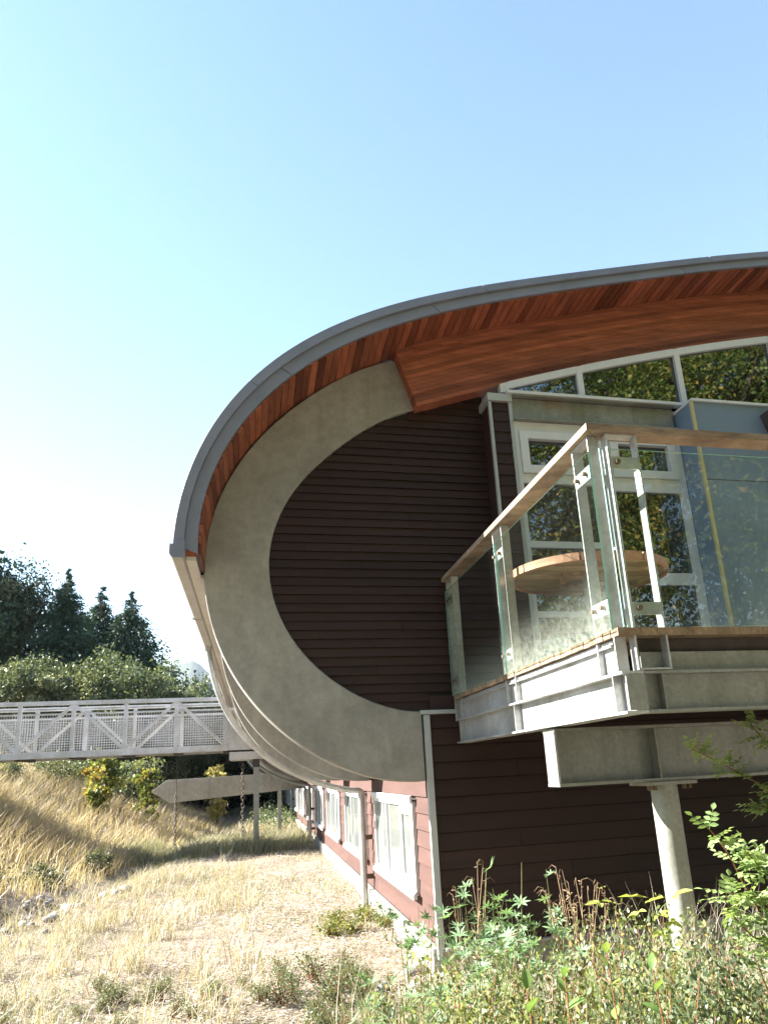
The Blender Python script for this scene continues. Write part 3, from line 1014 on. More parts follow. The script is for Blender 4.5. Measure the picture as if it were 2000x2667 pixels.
def ibeam_t(name, s0, s1, t0, t1, z0, z1, fl=.014, wb=.010, mat='steel'):   # runs along t
    sc = (s0 + s1) / 2
    return MB().box(s0, s1, t0, t1, z0, z0 + fl).box(s0, s1, t0, t1, z1 - fl, z1).box(sc - wb / 2, sc + wb / 2, t0 + .0005, t1 - .0005, z0 + fl, z1 - fl).build(name, M[mat], deck)


def ibeam_s(name, s0, s1, t0, t1, z0, z1, fl=.014, wb=.010, mat='steel'):   # runs along s
    tc = (t0 + t1) / 2
    return MB().box(s0, s1, t0, t1, z0, z0 + fl).box(s0, s1, t0, t1, z1 - fl, z1).box(s0 + .0005, s1 - .0005, tc - wb / 2, tc + wb / 2, z0 + fl, z1 - fl).build(name, M[mat], deck)


ibeam_t('side_beam', SX, SX + .13, TX + .002, -.06, 1.925, 2.142, mat='steel_bar')
ibeam_s('front_beam', SX + .132, SR, TX, TX + .13, 1.927, 2.140)
MB().box(SX + .02, SX + .13, TX + .0, TX + .012, 1.941, 2.126).build('stiffener', M['steel'], deck)
# channels above
MB().box(SX + .05, SX + .058, TX + .14, -.06, 2.144, 2.296).box(SX + .02, SX + .049, TX + .14, -.06, 2.286, 2.296).build('side_channel', M['steel_bar'], deck)
MB().box(SX + .16, SR, TX + .075, TX + .083, 2.142, 2.248).box(SX + .16, SR, TX + .04, TX + .074, 2.142, 2.152).build('front_channel', M['steel'], deck)
MB().box(SX + .035, SX + .06, TX + .14, -.06, 2.300, 2.322).build('ledger_strip', M['steel_bar'], deck)
for i, s in enumerate(np.arange(.75, SR, .42)):
    MB().box(s, s + .045, TX + .16, -.33, 2.15, 2.328).build('joist', M['iron'], deck)  # joists in a dark tone; shade of the gap put into colour
MB().box(SX + .18, SR, TX + .115, TX + .155, 2.15, 2.3265).build('gap_shade_strip', M['iron'], deck)  # dark strip added behind the front channel to paint shade into the gap
# the main girder and the column
TGI = -2.48
ibeam_s('girder', SX + .03, SR, TGI - .11, TGI + .11, 1.555, 1.915, .02, .012)
for s in (1.05, 2.9):
    MB().box(s - .006, s + .006, TGI - .105, TGI - .0065, 1.5755, 1.8945).build('stiffener', M['steel'], deck)
for s in (.52, 2.5):
    MB().box(s - .005, s + .005, TX + .004, TX + .0595, 1.9415, 2.1255).build('stiffener', M['steel'], deck)
for tt_ in (-3.58, -1.83, -.14):
    MB().box(SX + .004, SX + .0595, tt_ - .05, tt_ - .04, 1.9395, 2.1275).build('stiffener', M['steel_bar'], deck)
MB().box(SX + .03, SX + .045, TGI - .10, TGI + .10, 1.576, 1.894).build('end_plate', M['steel_bar'], deck)
CS = 1.108
colm = MB().tube([P(CS, TGI, -.1), P(CS, TGI, .6), P(CS, TGI, 1.53)], .088, 32).build('pipe_column', M['column'], deck, True)
MB().box(CS - .19, CS + .19, TGI - .13, TGI + .13, 1.530, 1.554).build('cap_plate', M['steel'], deck, False, .003)
for ds in (-.15, -.11, .11, .15):
    MB().tube([P(CS + ds, TGI - .085, 1.50), P(CS + ds, TGI - .085, 1.5298)], .016, 8).build('bolt', M['bolt'], deck)
# deck boards, ends showing along the side
n = 39
pitch = (0 - .04 - (TX + .0)) / n
for i in range(n):
    t0 = TX + i * pitch
    if t0 + pitch > -.4:
        s1 = .84
    else:
        s1 = SR
    MB().box(SX + random.uniform(.002, .012), s1, t0 + .002, t0 + pitch - .004, 2.329 + random.uniform(-.002, .002), 2.370).build('deck_board', M['deck_wood'], deck)


# guard posts: twin flat bars tied by plates
def post_side(t, root):
    g = empty('guard_post', (0, 0, 0)); g.parent = root
    for dt in (-.115, .115):
        MB().box(SX + .012, SX + .082, t + dt - .006, t + dt + .006, 2.145, 3.498).build('bar', M['steel_bar'], g, False, .002)
    for z0, z1 in ((2.46, 2.54), (3.245, 3.325)):
        MB().box(SX + .010, SX + .020, t - .1085, t + .1085, z0, z1).build('clamp_plate', M['steel_bar'], g)
        for dt in (-.06, .06):
            MB().tube([P(SX + .0095, t + dt, (z0 + z1) / 2), P(SX - .018, t + dt, (z0 + z1) / 2)], .013, 8).build('bolt', M['bolt'], g)
    MB().box(SX + .012, SX + .082, t - .1085, t + .1085, 3.488, 3.498).build('top_plate', M['steel_bar'], g)


def post_front(s, root):
    g = empty('guard_post', (0, 0, 0)); g.parent = root
    for ds in (-.095, .095):
        MB().box(s + ds - .006, s + ds + .006, TX + .006, TX + .076, 2.146, 3.498).build('bar', M['steel_bar'], g, False, .002)
    for z0, z1 in ((2.44, 2.51), (3.285, 3.355)):
        MB().box(s - .0885, s + .0885, TX + .008, TX + .018, z0, z1).build('clamp_plate', M['steel_bar'], g)
        MB().tube([P(s - .05, TX + .007, (z0 + z1) / 2), P(s - .05, TX - .018, (z0 + z1) / 2)], .014, 8).build('bolt', M['bolt'], g)
    MB().box(s - .0885, s + .0885, TX + .006, TX + .076, 3.488, 3.498).build('top_plate', M['steel_bar'], g)
    MB().box(s - .0885, s + .0885, TX + .006, TX + .039, 2.146, 2.156).build('foot_plate', M['steel_bar'], g)


for t in (-3.575, -1.83, -.14):
    post_side(t, deck)
for s in (.487, 2.35, 4.2):
    post_front(s, deck)


def glass_panel(mb, mat):
    o = mb.build('glass_panel', [mat, M['glass_edge']], deck)
    me = o.data
    for p in me.polygons:                       # green ground edges
        nn = p.normal
        if p.area < .03:
            p.material_index = 1
    return o


for t0, t1 in ((-3.735, -1.845), (-1.815, -.06)):
    glass_panel(MB().box(SX - .012, SX - .002, t0, t1, 2.362, 3.385), M['glass'])
for s0, s1 in ((.325, 2.335), (2.365, 4.3)):
    glass_panel(MB().box(s0, s1, TX - .012, TX - .002, 2.372, 3.395), M['glass_clean'])
# wooden cap rail, mitred at the corner
rz0, rz1, rw = 3.500, 3.545, .145
so, to = SX - .02, TX - .02
MB().add([P(so, to, rz0), P(so + rw, to + rw, rz0), P(so + rw, .025, rz0), P(so, .025, rz0), P(so, to, rz1), P(so + rw, to + rw, rz1), P(so + rw, .025, rz1), P(so, .025, rz1)],
         [(0, 3, 2, 1), (4, 5, 6, 7), (0, 1, 5, 4), (1, 2, 6, 5), (2, 3, 7, 6), (3, 0, 4, 7)]).build('cap_rail', M['rail_wood'], deck, False, .004)
MB().add([P(so + .003, to, rz0), P(SR, to, rz0), P(SR, to + rw, rz0), P(so + rw + .003, to + rw, rz0), P(so + .003, to, rz1), P(SR, to, rz1), P(SR, to + rw, rz1), P(so + rw + .003, to + rw, rz1)],
         [(0, 1, 2, 3), (7, 6, 5, 4), (0, 4, 5, 1), (1, 5, 6, 2), (2, 6, 7, 3), (3, 7, 4, 0)]).build('cap_rail', M['rail_wood'], deck, False, .004)

# round plank table on the deck
TS, TT, TR, TZ = 1.03, -1.88, .645, 3.10
table = empty('round_table', P(TS, TT, 2.371), 'round plank-topped wooden table standing on the deck', 'table')
npk = 9
for i in range(npk):
    y0, y1 = -TR + 2 * TR * i / npk + .005, -TR + 2 * TR * (i + 1) / npk - .005
    rr = TR - .035
    ys = np.linspace(y0, y1, 5)
    xs = [math.sqrt(max(rr * rr - min(abs(y), rr) ** 2, 0.0004)) for y in ys]
    poly = [(TS + x, TT + y) for x, y in zip(xs, ys)] + [(TS - x, TT + y) for x, y in zip(xs[::-1], ys[::-1])]
    m = MB(); nn = len(poly)
    m.add([P(a, b, TZ) for a, b in poly] + [P(a, b, TZ + .05) for a, b in poly], [tuple(range(nn)), tuple(range(2 * nn - 1, nn - 1, -1))] + [(j, j + nn, (j + 1) % nn + nn, (j + 1) % nn) for j in range(nn)])
    m.build('table_plank', M['table_wood'], table)
for k in range(8):
    a0, a1 = 2 * math.pi * k / 8 + .3, 2 * math.pi * (k + 1) / 8 + .3 - .022
    aa = np.linspace(a0, a1, 9)
    m = MB()
    pts = [P(TS + (TR - .033) * math.cos(a), TT + (TR - .033) * math.sin(a), z) for z in (TZ - .008, TZ + .052) for a in aa]
    pts += [P(TS + TR * math.cos(a), TT + TR * math.sin(a), z) for z in (TZ - .008, TZ + .052) for a in aa]
    q = 9
    f = []
    for i in range(q - 1):
        f += [(i, i + 1, q + i + 1, q + i), (2 * q + i, 3 * q + i, 3 * q + i + 1, 2 * q + i + 1), (i, 2 * q + i, 2 * q + i + 1, i + 1), (q + i, q + i + 1, 3 * q + i + 1, 3 * q + i)]
    f += [(0, q, 3 * q, 2 * q), (q - 1, 3 * q - 1, 4 * q - 1, 2 * q - 1)]
    m.add(pts, f).build('rim_segment', M['table_rim'], table)
fr = .3
cs_ = [(TS + fr * math.cos(a), TT + fr * math.sin(a)) for a in (.4, .4 + math.pi / 2, .4 + math.pi, .4 + 1.5 * math.pi)]
for i in range(4):
    a, b = cs_[i], cs_[(i + 1) % 4]
    MB().bar(P(a[0], a[1], TZ - .018), P(b[0], b[1], TZ - .018), .05, .034).build('apron', M['deck_wood'], table)
MB().tube([P(TS, TT, 2.39), P(TS, TT, TZ - .002)], .05, 14).build('pedestal', M['steel'], table, True)
MB().tube([P(TS, TT, 2.371), P(TS, TT, 2.392)], [.28, .26], 24).build('foot', M['steel'], table, True)
cup = empty('jar', P(1.12, -2.28, TZ + .053), 'small pale jar standing near the table edge', 'jar')
MB().tube([P(1.12, -2.28, TZ + .0535), P(1.12, -2.28, TZ + .12)], [.03, .034], 14).build('body', M['paper'], cup, True)
MB().tube([P(1.12, -2.28, TZ + .1205), P(1.12, -2.28, TZ + .138)], [.03, .03], 14).build('lid', M['blue'], cup, True)

# ------------------------------------------------------------------ footbridge
BT, BW = 14.6, 1.7
br = empty('footbridge', P(-1.57, BT + .1, 0), 'grey steel truss footbridge with mesh sides leading to the building', 'bridge')
VS = [-2.36 - 1.25 * i for i in range(0, 10)]
SL = VS[-1]
for j, t in enumerate((BT, BT + BW)):
    MB().box(SL, VS[0] + .05, t - .05, t + .05, 3.705, 3.80).build('top_chord', M['bridge'], br, False, .006)
    MB().box(SL, VS[0] + .05, t - .05, t + .05, 2.43, 2.59).build('bottom_chord', M['bridge'], br, False, .006)
    ti = t + (.085 if j == 0 else -.085)
    MB().tube([P(SL, ti, 3.615), P(VS[0] + .03, ti, 3.615)], .024, 10).build('handrail', M['steel_bar'], br, True)
    MB().box(SL, VS[0], ti - .015, ti + .015, 3.47, 3.51).build('mesh_rail', M['bridge'], br)
    for i, s in enumerate(VS):
        MB().box(s - .045, s + .045, t - .045, t + .045, 2.592, 3.703).build('vertical', M['bridge'], br)
        if i < len(VS) - 1:
            e = VS[i + 1]
            a, b = (P(s - .03, t, 2.60), P(e + .03, t, 3.70)) if i % 2 == 0 else (P(s - .03, t, 3.70), P(e + .03, t, 2.60))
            MB().bar(a, b, .07, .075).build('diagonal', M['bridge'], br)
            if i < 7:
                m = MB()
                x = e + .05
                while x < s - .045:
                    m.box(x, x + .011, ti - .006, ti + .006, 2.62, 3.468); x += .063
                zz = 2.64
                while zz < 3.45:
                    m.box(e + .046, s - .046, ti - .0075, ti - .0065 + .014, zz, zz + .011); zz += .063
                m.build('mesh_panel', M['bridge'], br, fix=False)
MB().box(SL, -1.0, BT + .052, BT + BW - .052, 2.50, 2.56).build('deck_plate', M['bridge'], br)
for i, s in enumerate(VS[:8]):
    MB().box(s - .06, s + .06, BT + .052, BT + BW - .052, 2.40, 2.498).build('cross_member', M['iron'], br)
MB().box(VS[0] + .052, -1.0, BT - .03, BT + .03, 2.44, 3.18).build('end_plate', M['bridge'], br, False, .004)
MB().box(VS[0] + .052, -1.0, BT + BW - .03, BT + BW + .03, 2.44, 3.18).build('end_plate', M['bridge'], br, False, .004)
MB().box(-2.26, -1.30, BT - .02, BT + BW, 2.20, 2.395).build('bearing_beam', M['bridge'], br, False, .004)
for t in (BT + .1, BT + BW - .1):
    m = MB().box(-1.64, -1.50, t - .07, t - .058, -.1, 2.0).box(-1.64, -1.50, t + .058, t + .07, -.1, 2.0).box(-1.576, -1.564, t - .0575, t + .0575, -.1, 2.0)
    m.build('support_post', M['steel'], br)
    MB().box(-1.66, -1.48, t - .09, t + .09, 2.001, 2.198).build('post_head', M['iron'], br)


# hanging chains
def link_mesh_data(name, L_, W_, r):
    m = MB()
    pts = []
    for k in range(12):
        a = 2 * math.pi * k / 12
        x, z = math.cos(a) * W_, math.sin(a) * W_
        z += (L_ / 2 - W_) * (1 if math.sin(a) >= 0 else -1)
        pts.append(Vector((x, 0, z)))
    n_ = len(pts)
    for i, p in enumerate(pts):
        d = (pts[(i + 1) % n_] - pts[i - 1]).normalized()
        y = Vector((0, 1, 0)); x = d.cross(y).normalized()
        for j in range(5):
            a = 2 * math.pi * j / 5
            m.v.append(p + x * math.cos(a) * r + y * math.sin(a) * r)
    for i in range(n_):
        for j in range(5):
            m.f.append((i * 5 + j, i * 5 + (j + 1) % 5, ((i + 1) % n_) * 5 + (j + 1) % 5, ((i + 1) % n_) * 5 + j))
    me = bpy.data.meshes.new(name)
    me.from_pydata([tuple(p) for p in m.v], [], m.f)
    me.materials.append(M['chain'])
    me.shade_smooth()
    return me


def chain(name, s, t, ztop, zbot, L_, W_, r, label, rod_to=None):
    base = P(s, t, zbot)
    c = empty(name, base, label, 'chain', 'chains hanging below the footbridge')
    me = link_mesh_data('link', L_, W_, r)
    z = zbot + L_ / 2
    k = 0
    while z < ztop:
        o = bpy.data.objects.new('link', me); COL.objects.link(o); o.parent = c
        o.location = (0, 0, z - zbot)
        o.rotation_euler = (0, 0, (k % 2) * math.pi / 2 + random.uniform(-.25, .25))
        z += L_ - 2 * r * 1.15; k += 1
    MB().tube([P(s, t, z - L_ * .55), P(s, t, rod_to or (ztop + .02))], .010, 8).build('hanger_rod', M['chain'], c)
    return c


def gz(s, t):
    return float(ground_h(s, t))


chain('drain_chain', -1.93, 16.1, 2.15, gz(-1.93, 16.1), .125, .042, .011, 'coarse iron chain hanging beside the bridge support post', 2.2)
chain('drain_chain', -3.68, 15.9, 1.42, gz(-3.68, 15.9), .10, .040, .011, 'iron chain on a long rod hanging under the bridge span', 2.4)

# concrete water trough sticking out of the side wall
tb = P(0, 19.0, 0)
tr = empty('drain_trough', tb, 'long pale concrete trough with pointed end jutting from the side wall', 'trough')
q = [(-4.52, 1.50), (-4.12, 1.80), (-.02, 1.86), (-.02, 1.36), (-4.02, 1.17)]
m = MB(); nn = 5
tq = lambda s: 17.6 + (s + 4.5) / 4.5 * 2.0
m.add([P(s, tq(s), z) for s, z in q] + [P(s, tq(s) + .55, z) for s, z in q], [tuple(range(nn)), tuple(range(2 * nn - 1, nn - 1, -1))] + [(j, j + nn, (j + 1) % nn + nn, (j + 1) % nn) for j in range(nn)])
m.build('trough_body', M['trough'], tr, False, .01)
for s in (-2.95, -1.2):
    MB().box(s, s + .05, tq(s) - .02, tq(s) + .58, 1.20 + (s + 4) * .047, 1.86).build('joint_band', M['trough'], tr)
MB().box(-.9, -.78, 19.2, 19.32, -.1, 1.335).build('prop', M['steel'], tr)

# ------------------------------------------------------------------ river stones in the swale
stone_me = []
for k in range(6):
    bm = bmesh.new(); bmesh.ops.create_icosphere(bm, subdivisions=1, radius=1)
    for v in bm.verts:
        v.co *= random.uniform(.78, 1.15)
        v.co.z *= .6
    me = bpy.data.meshes.new('stone'); bm.to_mesh(me); bm.free(); me.materials.append(M['stone']); me.shade_smooth(); stone_me.append(me)
for k in range(150):
    t = random.uniform(3.5, 9.5)
    s = float(ditch_s(t)) + random.gauss(.25, .4)
    o = bpy.data.objects.new('stone', random.choice(stone_me)); COL.objects.link(o); o.parent = ground
    r = random.choice([.05, .06, .08, .10, .13]) * random.uniform(.8, 1.2)
    o.location = G(s, t, r * .25); o.scale = (r * random.uniform(.8, 1.4), r, r); o.rotation_euler = (random.uniform(-.2, .2), random.uniform(-.2, .2), random.uniform(0, 6))
for s, t, r in ((-.32, -.55, .13), (-.2, .25, .1), (-.55, -.2, .07), (.1, -.75, .09)):
    o = bpy.data.objects.new('stone', random.choice(stone_me)); COL.objects.link(o); o.parent = ground
    o.location = G(s, t, r * .3); o.scale = (r * 1.3, r, r); o.rotation_euler = (0, 0, random.uniform(0, 6))


# ------------------------------------------------------------------ grass and litter
def scatter(n, s0, s1, t0, t1, clump=0, spread=.12, rng=RNG):
    if clump:
        m = max(1, n // clump)
        cs = np.stack([rng.uniform(s0, s1, m), rng.uniform(t0, t1, m)], 1)
        i = rng.integers(0, m, n)
        st = cs[i] + rng.normal(size=(n, 2)) * spread
    else:
        st = np.stack([rng.uniform(s0, s1, n), rng.uniform(t0, t1, n)], 1)
    return st


def vnoise(st, f, seed=0):
    a, b = st[:, 0] * f + seed, st[:, 1] * f - seed * 1.7
    return (np.sin(a * 1.7 + 1.3 * np.sin(b * 1.1)) + np.sin(b * 2.3 + 1.1 * np.sin(a * .9 + 2)) + np.sin((a + b) * 1.3 + .5)) / 3


def on_ground(st, dz=0.0):
    h = ground_h(st[:, 0], st[:, 1]) + dz
    return Pn(np.stack([st[:, 0], st[:, 1], h], 1))


def merge(parts):
    vs, fs, ts, k = [], [], [], 0
    for v, f, t in parts:
        vs.append(v); fs.append(f + k); ts.append(t); k += len(v)
    return np.concatenate(vs), np.concatenate(fs), np.concatenate(ts)


def grass_part(st, hmin, hmax, width, tint, leanscale=.5, wind=(.15, .0)):
    n = len(st)
    h = RNG.uniform(hmin, hmax, n)
    lean = RNG.normal(size=(n, 2)) * leanscale * h[:, None] + np.array(wind)[None] * h[:, None]
    v, f = blades(on_ground(st, -.01), h, lean, width)
    return v, f, np.repeat(tint, 3)


# thin dry turf beside the wall
st = scatter(70000, -7.5, -.1, -4.0, 15, 14, .13)
d = ditch_s(st[:, 1]) - st[:, 0]
st = st[(d < .1) & (st[:, 0] < -.08)]
dens = .5 + .5 * vnoise(st, .55, 3) - .35 * np.exp(-((st[:, 0] + 1.2) / 1.0) ** 2)
keep = RNG.uniform(0, 1, len(st)) < np.clip(dens, .12, 1)
st = st[keep]
g = np.clip(.5 + .9 * vnoise(st, .4, 9), 0, 1)
tint = np.where(RNG.uniform(size=len(st)) < g * .42, RNG.uniform(.86, 1, len(st)), RNG.uniform(0, .78, len(st)))
p1 = grass_part(st, .03, .15, .008, tint, .9)
st = scatter(26000, -7, .0, 14, 42, 20, .2)
d = ditch_s(st[:, 1]) - st[:, 0]
st = st[(d < .3) & (st[:, 0] < -.1)]
tint = np.where(RNG.uniform(size=len(st)) < .12, RNG.uniform(.84, 1, len(st)), RNG.uniform(0, .78, len(st)))
p2 = grass_part(st, .10, .38, .02, tint, .5)
# greener, shaggier strip beneath the bridge
st = scatter(9000, -5, -.3, 13.6, 17.0, 30, .18)
tint = np.where(RNG.uniform(size=len(st)) < .45, RNG.uniform(.82, 1, len(st)), RNG.uniform(0, .6, len(st)))
p3 = grass_part(st, .12, .42, .016, tint, .45)
# taller tufts in the near turf
st = scatter(5200, -6.0, -1.6, -3.6, 10, 26, .08)
st = st[(ditch_s(st[:, 1]) - st[:, 0] < .2)]
p4 = grass_part(st, .15, .42, .008, RNG.uniform(.2, .82, len(st)), .6)
# flattened thatch
st = scatter(34000, -7.0, -.2, -4.5, 13, 40, .3)
st = st[(ditch_s(st[:, 1]) - st[:, 0] < .1) & (st[:, 0] < -.15)]
p6 = grass_part(st, .012, .045, .008, RNG.uniform(0, .8, len(st)), 3.5)
# wisps among the bushes below the deck
st = scatter(6500, -1.1, 2.2, -5.4, -2.4, 12, .1)
p5 = grass_part(st, .25, .95, .005, RNG.uniform(.2, .95, len(st)), .35)
v, f, tn = merge([p1, p2, p3, p4, p5, p6])
tag(link_mesh('dry_turf', mesh_np('dry_turf', v, f, tn), M['straw']), 'thin dry straw-coloured turf beside the brown wall', 'grass', kind='stuff')

# tall golden grass on the bank
st = scatter(120000, -16, -2, 4, 40, 34, .28)
d = ditch_s(st[:, 1]) - st[:, 0]
st = st[(d > .25) & (RNG.uniform(size=len(st)) < np.clip(.75 + .5 * vnoise(st, .5, 5), .1, 1))]
hv = .6 + .4 * vnoise(st, .35, 1)
n = len(st)
d = ditch_s(st[:, 1]) - st[:, 0]
h = (RNG.uniform(.25, .75, n) * (0.6 + .6 * hv)) * np.clip(.45 + d * .25, .45, 1.1)
lean = RNG.normal(size=(n, 2)) * .28 * h[:, None] + np.array([.30, .05])[None] * h[:, None]
v1, f1 = blades(on_ground(st, -.02), h, lean, .018)
low = np.clip(1 - d / 2.0, 0, 1)
tint = np.where(RNG.uniform(size=n) < .06 + .30 * low, RNG.uniform(.88, 1, n), np.clip(.45 + .4 * vnoise(st, .6, 8) + RNG.normal(size=n) * .2, 0, .86))
tag(link_mesh('bank_grass', mesh_np('bank_grass', v1, f1, np.repeat(tint, 3)), M['bank_grass']), 'tall golden dry grass covering the bank', 'grass', kind='stuff')

# leaf litter and pale chips
st = scatter(70000, -6.5, -.05, -4.5, 14, 0)
w = .30 + .5 * np.exp(-((st[:, 0] + 1.0) / 1.6) ** 2) + .25 * vnoise(st, .8, 2)
st = st[(RNG.uniform(size=len(st)) < w) & (ditch_s(st[:, 1]) - st[:, 0] < .3)]
n = len(st)
ax = RNG.normal(size=(n, 3)); ax[:, 2] *= .25
v, f = leaf_quads(on_ground(st, .012) + np.array([0, 0, 1])[None] * RNG.uniform(0, .02, n)[:, None], RNG.uniform(.015, .055, n), RNG.uniform(.01, .035, n), ax, flat=.0)
# lay them nearly flat
vv = v.reshape(n, 4, 3); c = vv.mean(1, keepdims=True); vv[:, :, 2] = c[:, :, 2] + (vv[:, :, 2] - c[:, :, 2]) * .3
tag(link_mesh('leaf_litter', mesh_np('leaf_litter', vv.reshape(-1, 3), f, RNG.uniform(0, 1, n) ** .8), M['litter']), 'pale leaf litter and chips on the ground by the wall', 'litter', kind='stuff')


# ------------------------------------------------------------------ trees
def trunk_mesh(h, r, seed, limbs=8, lean=.05, top=.85):
    rd = random.Random(seed)
    m = MB()
    pts, rs = [], []
    dx, dy = rd.uniform(-lean, lean), rd.uniform(-lean, lean)
    for i in range(7):
        k = i / 6 * top
        pts.append(Vector((dx * h * k + rd.uniform(-.02, .02) * h * k, dy * h * k + rd.uniform(-.02, .02) * h * k, h * k)))
        rs.append(r * (1 - .85 * i / 6) + (.25 * r if i == 0 else 0))
    m.tube(pts, rs, 8)
    tips = []
    for i in range(limbs):
        k = rd.uniform(.25, .8) * top
        p = pts[0].lerp(pts[-1], k / top)
        a = rd.uniform(0, 6.28); L_ = h * rd.uniform(.18, .34)
        e = p + Vector((math.cos(a) * L_, math.sin(a) * L_, L_ * rd.uniform(.3, .9)))
        mid = p.lerp(e, .5) + Vector((0, 0, L_ * .06))
        m.tube([p, mid, e], [r * .35, r * .22, r * .06], 6)
        tips.append(e)
    me = bpy.data.meshes.new('trunk')
    me.from_pydata([tuple(p) for p in m.v], [], m.f)
    me.materials.append(M['bark']); me.shade_smooth()
    return me, tips


def crown_mesh(h, rad, z0, n, leaf, seed, mat, clusters=60, tips=(), squash=1.0, sp=.16):
    rng = np.random.default_rng(seed)
    zc, zr = (h + z0) / 2, (h - z0) / 2
    d = unit(rng.normal(size=(clusters, 3)))
    rr = rng.uniform(.45, 1.0, clusters) ** .6 * (1 + .22 * np.sin(d[:, 0] * 5 + seed) * np.cos(d[:, 2] * 4 + d[:, 1] * 3))
    c = d * rr[:, None] * np.array([rad, rad, zr * squash]) + np.array([0, 0, zc])
    if len(tips):
        c = np.concatenate([c, np.array([tuple(t) for t in tips])])
    cr = rng.uniform(.6, 1.5, len(c)) * rad * sp
    i = rng.integers(0, len(c), n)
    pts = c[i] + rng.normal(size=(n, 3)) * cr[i][:, None] * np.array([1, 1, .75])
    ax = rng.normal(size=(n, 3)); ax[:, 2] -= .5
    v, f = leaf_quads(pts, leaf * rng.uniform(.6, 1.4, n), leaf * .62 * rng.uniform(.6, 1.4, n), ax, rng)
    tint = np.clip(.5 + .35 * np.repeat(rng.normal(size=len(c)), 1)[i] * .6 + rng.normal(size=n) * .2, 0, 1)
    me = mesh_np('crown', v, f, tint); me.materials.append(mat)
    return me


def conifer_mesh(h, rad, n_br, per, seed, mat, leaf=.28, z0=.06, power=.85, droop=.35):
    rng = np.random.default_rng(seed)
    k = 1 - rng.uniform(0, 1, n_br) ** .62                        # 0 base .. 1 top
    zb = h * (z0 + (1 - z0) * k)
    Lr = rad * np.maximum((1 - k), .02) ** power * rng.uniform(.45, 1.15, n_br) + .05
    az = rng.uniform(0, 2 * np.pi, n_br)
    u = rng.uniform(.08, 1, (n_br, per)) ** .75
    x = np.cos(az)[:, None] * Lr[:, None] * u; y = np.sin(az)[:, None] * Lr[:, None] * u
    z = zb[:, None] - droop * Lr[:, None] * u ** 1.6 + .10 * Lr[:, None] * u
    pts = np.stack([x, y, z], -1).reshape(-1, 3)
    pts += rng.normal(size=pts.shape) * np.array([.13, .13, .09]) * (rad / 2.6) * np.repeat(np.clip((1 - k) * 3, .15, 1), per)[:, None]
    n = len(pts)
    ax = np.stack([np.repeat(np.cos(az), per), np.repeat(np.sin(az), per), np.full(n, -.55)], 1) + rng.normal(size=(n, 3)) * .45
    lk = leaf * np.repeat(np.clip(.55 + (1 - k) * 1.5, .5, 1), per)
    v, f = leaf_quads(pts, lk * rng.uniform(.6, 1.4, n), lk * .42 * rng.uniform(.6, 1.3, n), ax, rng)
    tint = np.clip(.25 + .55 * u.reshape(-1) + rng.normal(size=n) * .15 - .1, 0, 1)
    me = mesh_np('crown', v, f, tint); me.materials.append(mat)
    return me


def plant_tree(name, s, t, label, cat, trunk, crown, group=None, rot=0.0, scale=(1, 1, 1), z=None):
    e = empty(name, G(s, t, -.08) if z is None else P(s, t, z), label, cat, group)
    e.rotation_euler = (0, 0, rot); e.scale = scale
    a = link_mesh('trunk', trunk, M['bark'], e)
    b = link_mesh('crown', crown, None, e)
    return e


def from_px(x, t):                     # s of an image column at depth t (at horizon height)
    return at_t(x, 2040 - (x - 663) * .052, t)[0]


def z_px(x, y, t):
    return at_t(x, y, t)[1]


# big conifers at the left, each with its own crown
for i, (x, ytop, t, rad, lab) in enumerate([
    (138, 1475, 44, 3.6, 'tallest dark spire-topped conifer rising behind the footbridge'),
    (238, 1522, 48, 3.8, 'dark conifer with a ragged spire between its two neighbours'),
    (322, 1536, 45, 4.2, 'dark conifer with wide skirts and thin tip at the right of the tall group'),
    (188, 1590, 49, 3.4, 'shorter dark conifer filling the gap beside the tallest spire'),
    (282, 1598, 51, 3.4, 'shorter dark conifer wedged behind the wide-skirted one'),
    (368, 1668, 50, 3.0, 'smallest dark conifer ending the tall group by the far spires')]):
    s = from_px(x, t); gzv = gz(s, t)
    h = z_px(x, ytop, t) - gzv
    tm, _ = trunk_mesh(h, .28, 40 + i, 0, .01, .96)
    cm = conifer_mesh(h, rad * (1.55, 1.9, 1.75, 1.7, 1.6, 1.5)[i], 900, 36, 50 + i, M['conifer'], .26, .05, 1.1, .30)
    lab = lab.replace(' at the right of the tall group', ' beside the low alder thicket')
    plant_tree('conifer_tree', s, t, lab, 'tree', tm, cm, 'tall conifers beyond the bank')
s = from_px(22, 46); h = z_px(35, 1500, 46) - gz(s, 46)
tm, tp = trunk_mesh(h, .35, 60, 12)
plant_tree('broadleaf_tree', s, 46, 'big rounded broadleaf tree with pale-lit top beside the spire conifer', 'tree', tm, crown_mesh(h, 2.6, 2.0, 26000, .2, 61, M['dull_leaf'], 90, tp))
s = from_px(-160, 45); h = 14
plant_tree('broadleaf_tree', s, 45, 'large dark broadleaf tree at the end of the tall group', 'tree', tm, crown_mesh(h, 4.0, 2.5, 22000, .32, 62, M['conifer'], 90, tp))

